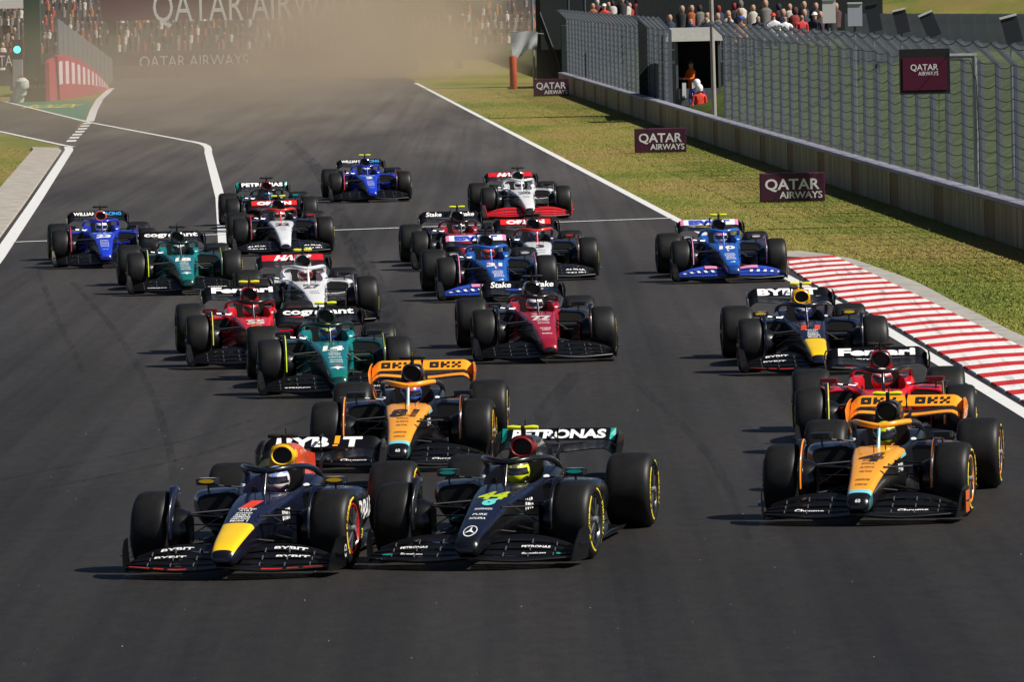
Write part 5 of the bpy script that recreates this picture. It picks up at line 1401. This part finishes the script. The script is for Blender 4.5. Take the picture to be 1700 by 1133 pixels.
for k in range(5):
    aa = R(50 + k * 20); g.add([(W(62, 143, Yc).x - x0 - .03, -.56, cz), (W(62, 143, Yc).x - x0 + .03, -.56, cz), (W(62, 143, Yc).x - x0 + .2 * math.cos(aa), -.56, cz + .22 * math.sin(aa))], [(0, 1, 2)])
ob('emblem', g, YEL, gc, smooth=0)
# pit exit light
Yl = Yc - 3; r_ = empty('pit_exit_light', (W(30, 130, Yl).x, Yl, 0)); tag(r_, 'pit exit traffic light showing green beside the gantry column', 'traffic light')
x0 = W(30, 130, Yl).x; z1 = W(30, 82, Yl).z
g = Geo(); g.box(0, 0, z1 / 2, .45, .45, z1 * .62); ob('stand', g, mat('stand_grey', (0.30, 0.30, 0.31), 0.6), r_, smooth=0)
g = Geo(); g.box(0, 0, z1, .5, .35, .95); ob('housing', g, BLACK, r_, smooth=0)
g = Geo(); g.revx([(0, .17), (.03, .15), (.05, .001)], 20); ob('lens', g, mat('green_lamp', (0.06, 0.9, 0.55), 0.3, emit=3.0), r_, loc=(0, -.18, z1), rot=(0, 0, R(-90)))
g = Geo(); g.box(.18, -.2, z1 * .42, .12, .12, .5); ob('marker', g, paint('#d8402a'), r_, smooth=0)
for k in range(3):
    g = Geo(); g.revx([(0, .001), (0, .3), (.1, .34), (.35, .32), (.5, .16), (.52, .001)], 14); 
    bx = W(28 + k * 5, 150, Yl - 1).x
    o = ob('sand_bag', g, mat('bag_white', (0.55, 0.55, 0.53), 0.8, vary=0.2), None, loc=(bx, Yl - 1 - .2 * k, .02 + .42 * k * .8), rot=(0, R(-90), 0)); tag(o, ('lowest', 'middle', 'topmost')[k] + ' white bag in the pile below the pit exit light', 'bag', 'white bags by the pit exit')
# curved pink sign along the pit wall
PINK = mat('pink_board', (0.42, 0.045, 0.085), 0.5, vary=0.1); PALE = mat('pale_print', (0.72, 0.60, 0.62), 0.5)
ps = empty('curved_sign', (-22.3, 334, 0)); tag(ps, 'pink board with pale lettering tapering along the pit wall', 'sign')
A, B = G(83, 168), G(181, 148)
def sgn(t, z, off=0.0):
    return (A[0] + (B[0] - A[0]) * t + .5 * math.sin(t * 3.1) + 22.3 + off, A[1] + (B[1] - A[1]) * t - 334, z)
top = lambda t: 2.25 * (1 - .18 * (1 - min(1, t / .25)) ** 2) * (1 - max(0, (t - .12) / .88) ** 1.15) + .05
g = Geo(); rings = []
for i in range(21):
    t = i / 20; rings.append([sgn(t, .01), sgn(t, top(t)), sgn(t, top(t), -.2), sgn(t, .01, -.2)])
g.loft(rings); ob('board', g, PINK, ps, smooth=0)
for k in range(12):
    t = .10 + k * .07; g = Geo(); hgt = top(t)
    g.add([sgn(t, hgt * .34, .012), sgn(t + .038, top(t + .038) * .34, .012), sgn(t + .038, top(t + .038) * .86, .012), sgn(t, hgt * .86, .012)], [(0, 1, 2, 3)]); ob('letter_stroke', g, PALE, ps, smooth=0)
g = Geo(); g.add([sgn(.42, .10, .012), sgn(.97, .05, .012), sgn(.93, .14, .012), sgn(.62, .34, .012)], [(0, 1, 2, 3)]); ob('swoosh', g, PALE, ps, smooth=0)
# grey pit wall fence behind it
gf = empty('pit_wall_fence', (-24, 380, 0)); tag(gf, 'grey solid fence panels running behind the pink board', 'fence')
a, b_ = Vector((W(97, 60, 350).x, 350)), Vector((W(186, 60, 400).x, 400))
for k in range(12):
    p = a.lerp(b_, k / 12); q = a.lerp(b_, (k + .94) / 12); h0 = 3.9 - 2.6 * k / 12
    g = Geo(); g.poly([(p.x + 24, p.y - 380, 0), (q.x + 24, q.y - 380, 0), (q.x + 24, q.y - 380, h0 - .2), (p.x + 24, p.y - 380, h0)], (-.1, 0, 0)); ob('panel', g, mat('pit_panel', (0.13, 0.14, 0.15), 0.7, vary=0.1), gf, smooth=0)
# banner on the pit wall at the very left
bigboard('pit_banner', -90, 26, 86, 114, 372.0, 'dark maroon banner cut off by the left edge of the picture', 'QATAR', 0, 1.9, .62, W(10, 100, 372).z, True)
# gate of dark slats, tarpaulin and orange post beyond the end of the wall
Yg = 345.0
gt = empty('slatted_gate', (W(930, 60, Yg).x, Yg, 0)); tag(gt, 'dark slatted gate with grey posts beyond the end of the wall', 'gate')
x0, xa, xb = W(930, 60, Yg).x, W(890, 60, Yg).x, W(976, 60, Yg).x
for k in range(26):
    z = .2 + k * .17; g = Geo(); g.box((xa + xb) / 2 - x0, .06 * (k % 2), z, xb - xa, .05, .12); ob('slat', g, mat('gate_dark', (0.022, 0.028, 0.032), 0.7), gt, smooth=0)
g = Geo(); g.box((xa + xb) / 2 - x0, .3, 2.4, xb - xa, .04, 4.8); ob('backing', g, BLACK, gt, smooth=0)
for px in (885, 945, 972):
    g = Geo(); xx = W(px, 60, Yg).x - x0; g.tube([(xx, -.12, 0), (xx, -.12, 4.6)], .055, 8); ob('post', g, MAST if px == 885 else STEEL_D, gt)
g = Geo(); g.tube([(W(896, 20, Yg).x - x0, -.16, W(896, 20, Yg).z), (W(932, 115, Yg).x - x0, -.16, W(932, 118, Yg).z)], .04, 6); ob('brace', g, STEEL_D, gt)
tp = empty('tarpaulin', (W(870, 70, Yg - 2).x, Yg - 2, 0)); tag(tp, 'crumpled light grey sheet hanging from a rail by the gate', 'sheet')
g = Geo(); a = W(847, 53, Yg - 2); b_ = W(893, 57, Yg - 2); nx, nz = 14, 10; vs = []
for i in range(nx + 1):
    for j in range(nz + 1):
        u, v = i / nx, j / nz; d = 1.05 + .18 * math.sin(u * 5 + .6)
        vs.append((a.x + (b_.x - a.x) * (u * (1 - .12 * v) + .06 * v) - W(870, 70, Yg - 2).x, .16 * math.sin(u * 9 + v * 5) * v, a.z - d * v - .05 * math.sin(u * 7)))
g.add(vs, [(i * (nz + 1) + j, (i + 1) * (nz + 1) + j, (i + 1) * (nz + 1) + j + 1, i * (nz + 1) + j + 1) for i in range(nx) for j in range(nz)]); ob('sheet', g, mat('tarp', (0.50, 0.52, 0.52), 0.6, vary=0.1), tp, smooth=60)
g = Geo(); g.tube([(a.x - tp.location.x, .05, a.z + .02), (b_.x + .3 - tp.location.x, .05, b_.z + .02)], .03, 6); ob('rail', g, MAST, tp)
op = empty('marker_post', (W(852, 120, Yg - 6).x, Yg - 6, 0)); tag(op, 'orange padded post on the grass left of the grey sheet', 'post')
g = Geo(); hh = W(852, 93, Yg - 6).z; g.tube([(0, 0, 0), (0, 0, .05), (0, 0, hh * .5), (0, 0, hh - .05), (0, 0, hh)], [.16, .18, .175, .18, .15], 12); ob('padding', g, cloth('#a8401c'), op)
# crowd on the right behind the fence
pts = [(W(985 + i * 9, 0, 340).x, 340 + random.random() * 4, W(985, 14, 340).z - .8 + .3 * random.random()) for i in range(16)]
bk = empty('crowd_platform', (W(1040, 0, 342).x, 342, 0)); tag(bk, 'dark green raised platform under spectators at the top', 'platform')
g = Geo(); zz = W(985, 14, 340).z - .8; g.box(0, 0, zz / 2, 6.5, 5, zz); ob('base', g, mat('platform_green', (0.012, 0.03, 0.03), 0.8), bk, smooth=0)
g = Geo(); g.box(0, 3, 4.5, 8.5, .3, 9); ob('back_wall', g, DK, bk, smooth=0)
crowd('platform_crowd', 'row of spectators in red and white on the dark green platform', pts, 9)

pts = [(6.2 + i * .47 + random.uniform(-.1, .1), 264.2 - r * .9, 2.1 + .62 * (2 - r) * .5 + .55) for r in range(2) for i in range(15) if random.random() < .7]
crowd('terrace_crowd', 'packed spectators at the back of the terrace behind the fence', pts, 21, 1.0)
# ---- trees behind the far stands
LEAF, n, l, b = nodes_mat('leaves'); ge = n.new('ShaderNodeNewGeometry')
l.new(ramp(n, l, ge.outputs['Random Per Island'], [(0, (0.025, 0.045, 0.010)), (1, (0.08, 0.11, 0.03))]), b.inputs['Base Color']); b.inputs['Roughness'].default_value = 0.7
BARK = mat('bark', (0.08, 0.06, 0.045), 0.9, vary=0.2)
def tree(x, y, h, label, seed):
    rs = np.random.default_rng(seed); t = empty('tree', (x, y, 0)); tag(t, label, 'tree', 'trees behind the far grandstand')
    g = Geo(); g.tube([(0, 0, 0), (.1, 0, h * .3), (-.1, .1, h * .6)], [.35, .25, .12], 8)
    for k in range(5):
        a_ = k * 1.3; g.tube([(0, 0, h * (.28 + .06 * k)), (math.cos(a_) * h * .15, math.sin(a_) * h * .15, h * (.45 + .07 * k)), (math.cos(a_) * h * .24, math.sin(a_) * h * .24, h * (.55 + .07 * k))], [.14, .09, .04], 6)
    ob('trunk', g, BARK, t)
    cl = rs.normal(0, 1, (26, 3)) * np.array([h * .17, h * .17, h * .15]) + np.array([0, 0, h * .64]); nl = 2600
    c = cl[rs.integers(0, 26, nl)] + rs.normal(0, h * .05, (nl, 3)); v = np.repeat(c, 3, 0) + rs.normal(0, .13, (nl * 3, 3))
    g = Geo(); g.v = [tuple(p) for p in v]; g.f = [[3 * i, 3 * i + 1, 3 * i + 2] for i in range(nl)]; g.m = [0] * nl
    ob('crown', g, LEAF, t, smooth=0)
for i, (px, hh, lb) in enumerate(((-20, 11, 'dark tree at the far left edge'), (120, 12, 'dark tree between the green column and the bridge banner'), (155, 10, 'smaller dark tree touching the left end of the bridge banner'), (830, 12, 'dark tree behind the right end of the far grandstand'), (900, 12, 'dark tree above the slatted gate'))):
    tree(W(px, 20, 520).x, 520 + 4 * i, hh, lb, 40 + i)

# ---- dust thrown up at the end of the straight, and the haze in the air
dc = W(640, 55, 395)
g = Geo(); nu, nv = 20, 12
vs = [(math.cos(math.pi * (j / nv - .5)) * math.cos(2 * math.pi * i / nu), math.cos(math.pi * (j / nv - .5)) * math.sin(2 * math.pi * i / nu), math.sin(math.pi * (j / nv - .5))) for j in range(nv + 1) for i in range(nu)]
g.add(vs, [(j * nu + i, j * nu + (i + 1) % nu, (j + 1) * nu + (i + 1) % nu, (j + 1) * nu + i) for j in range(nv) for i in range(nu)])
dm = bpy.data.materials.new('dust'); dm.use_nodes = True; n = dm.node_tree.nodes; l = dm.node_tree.links; n.remove(n['Principled BSDF'])
pv = n.new('ShaderNodeVolumePrincipled'); pv.inputs['Color'].default_value = (0.76, 0.63, 0.47, 1); pv.inputs['Anisotropy'].default_value = 0.2
tc = n.new('ShaderNodeTexCoord')
ln = n.new('ShaderNodeVectorMath'); ln.operation = 'LENGTH'; l.new(tc.outputs['Object'], ln.inputs[0])
nz = noise(n, l, tc.outputs['Object'], 3.0, 5, 0.65)
ad = n.new('ShaderNodeMath'); ad.operation = 'MULTIPLY_ADD'; l.new(nz, ad.inputs[0]); ad.inputs[1].default_value = 1.1; l.new(ln.outputs['Value'], ad.inputs[2])
mr = n.new('ShaderNodeMapRange'); mr.interpolation_type = 'SMOOTHERSTEP'; l.new(ad.outputs[0], mr.inputs['Value'])
mr.inputs['From Min'].default_value = 1.45; mr.inputs['From Max'].default_value = 0.45; mr.inputs['To Min'].default_value = 0.0; mr.inputs['To Max'].default_value = 0.13
l.new(mr.outputs[0], pv.inputs['Density']); l.new(pv.outputs[0], n['Material Output'].inputs['Volume'])
do = ob('dust_cloud', g, dm, smooth=0, loc=(dc.x, 395, 2.6), scale=(13, 34, 7.5)); tag(do, 'brown cloud of dust drifting over the far end of the straight', 'dust', kind='stuff')
vm = dm.copy(); vm.name = 'dust_veil'
for nd in vm.node_tree.nodes:
    if nd.type == 'MAP_RANGE': nd.inputs['To Max'].default_value = 0.0085
    if nd.type == 'MATH': nd.inputs[1].default_value = 0.55
    if nd.type == 'MAP_RANGE': nd.inputs['From Min'].default_value = 1.25; nd.inputs['From Max'].default_value = 0.35
vo = ob('dust_veil', g, vm, smooth=0, loc=(-12, 300, 1.0), scale=(17, 150, 7.0)); tag(vo, 'thin veil of dust hanging over the left and middle of the straight', 'dust', kind='stuff')
dm.cycles.volume_sampling = 'MULTIPLE_IMPORTANCE' if hasattr(dm, 'cycles') else 'DISTANCE'
SC.cycles.volume_step_rate = 2.0; SC.cycles.volume_max_steps = 256
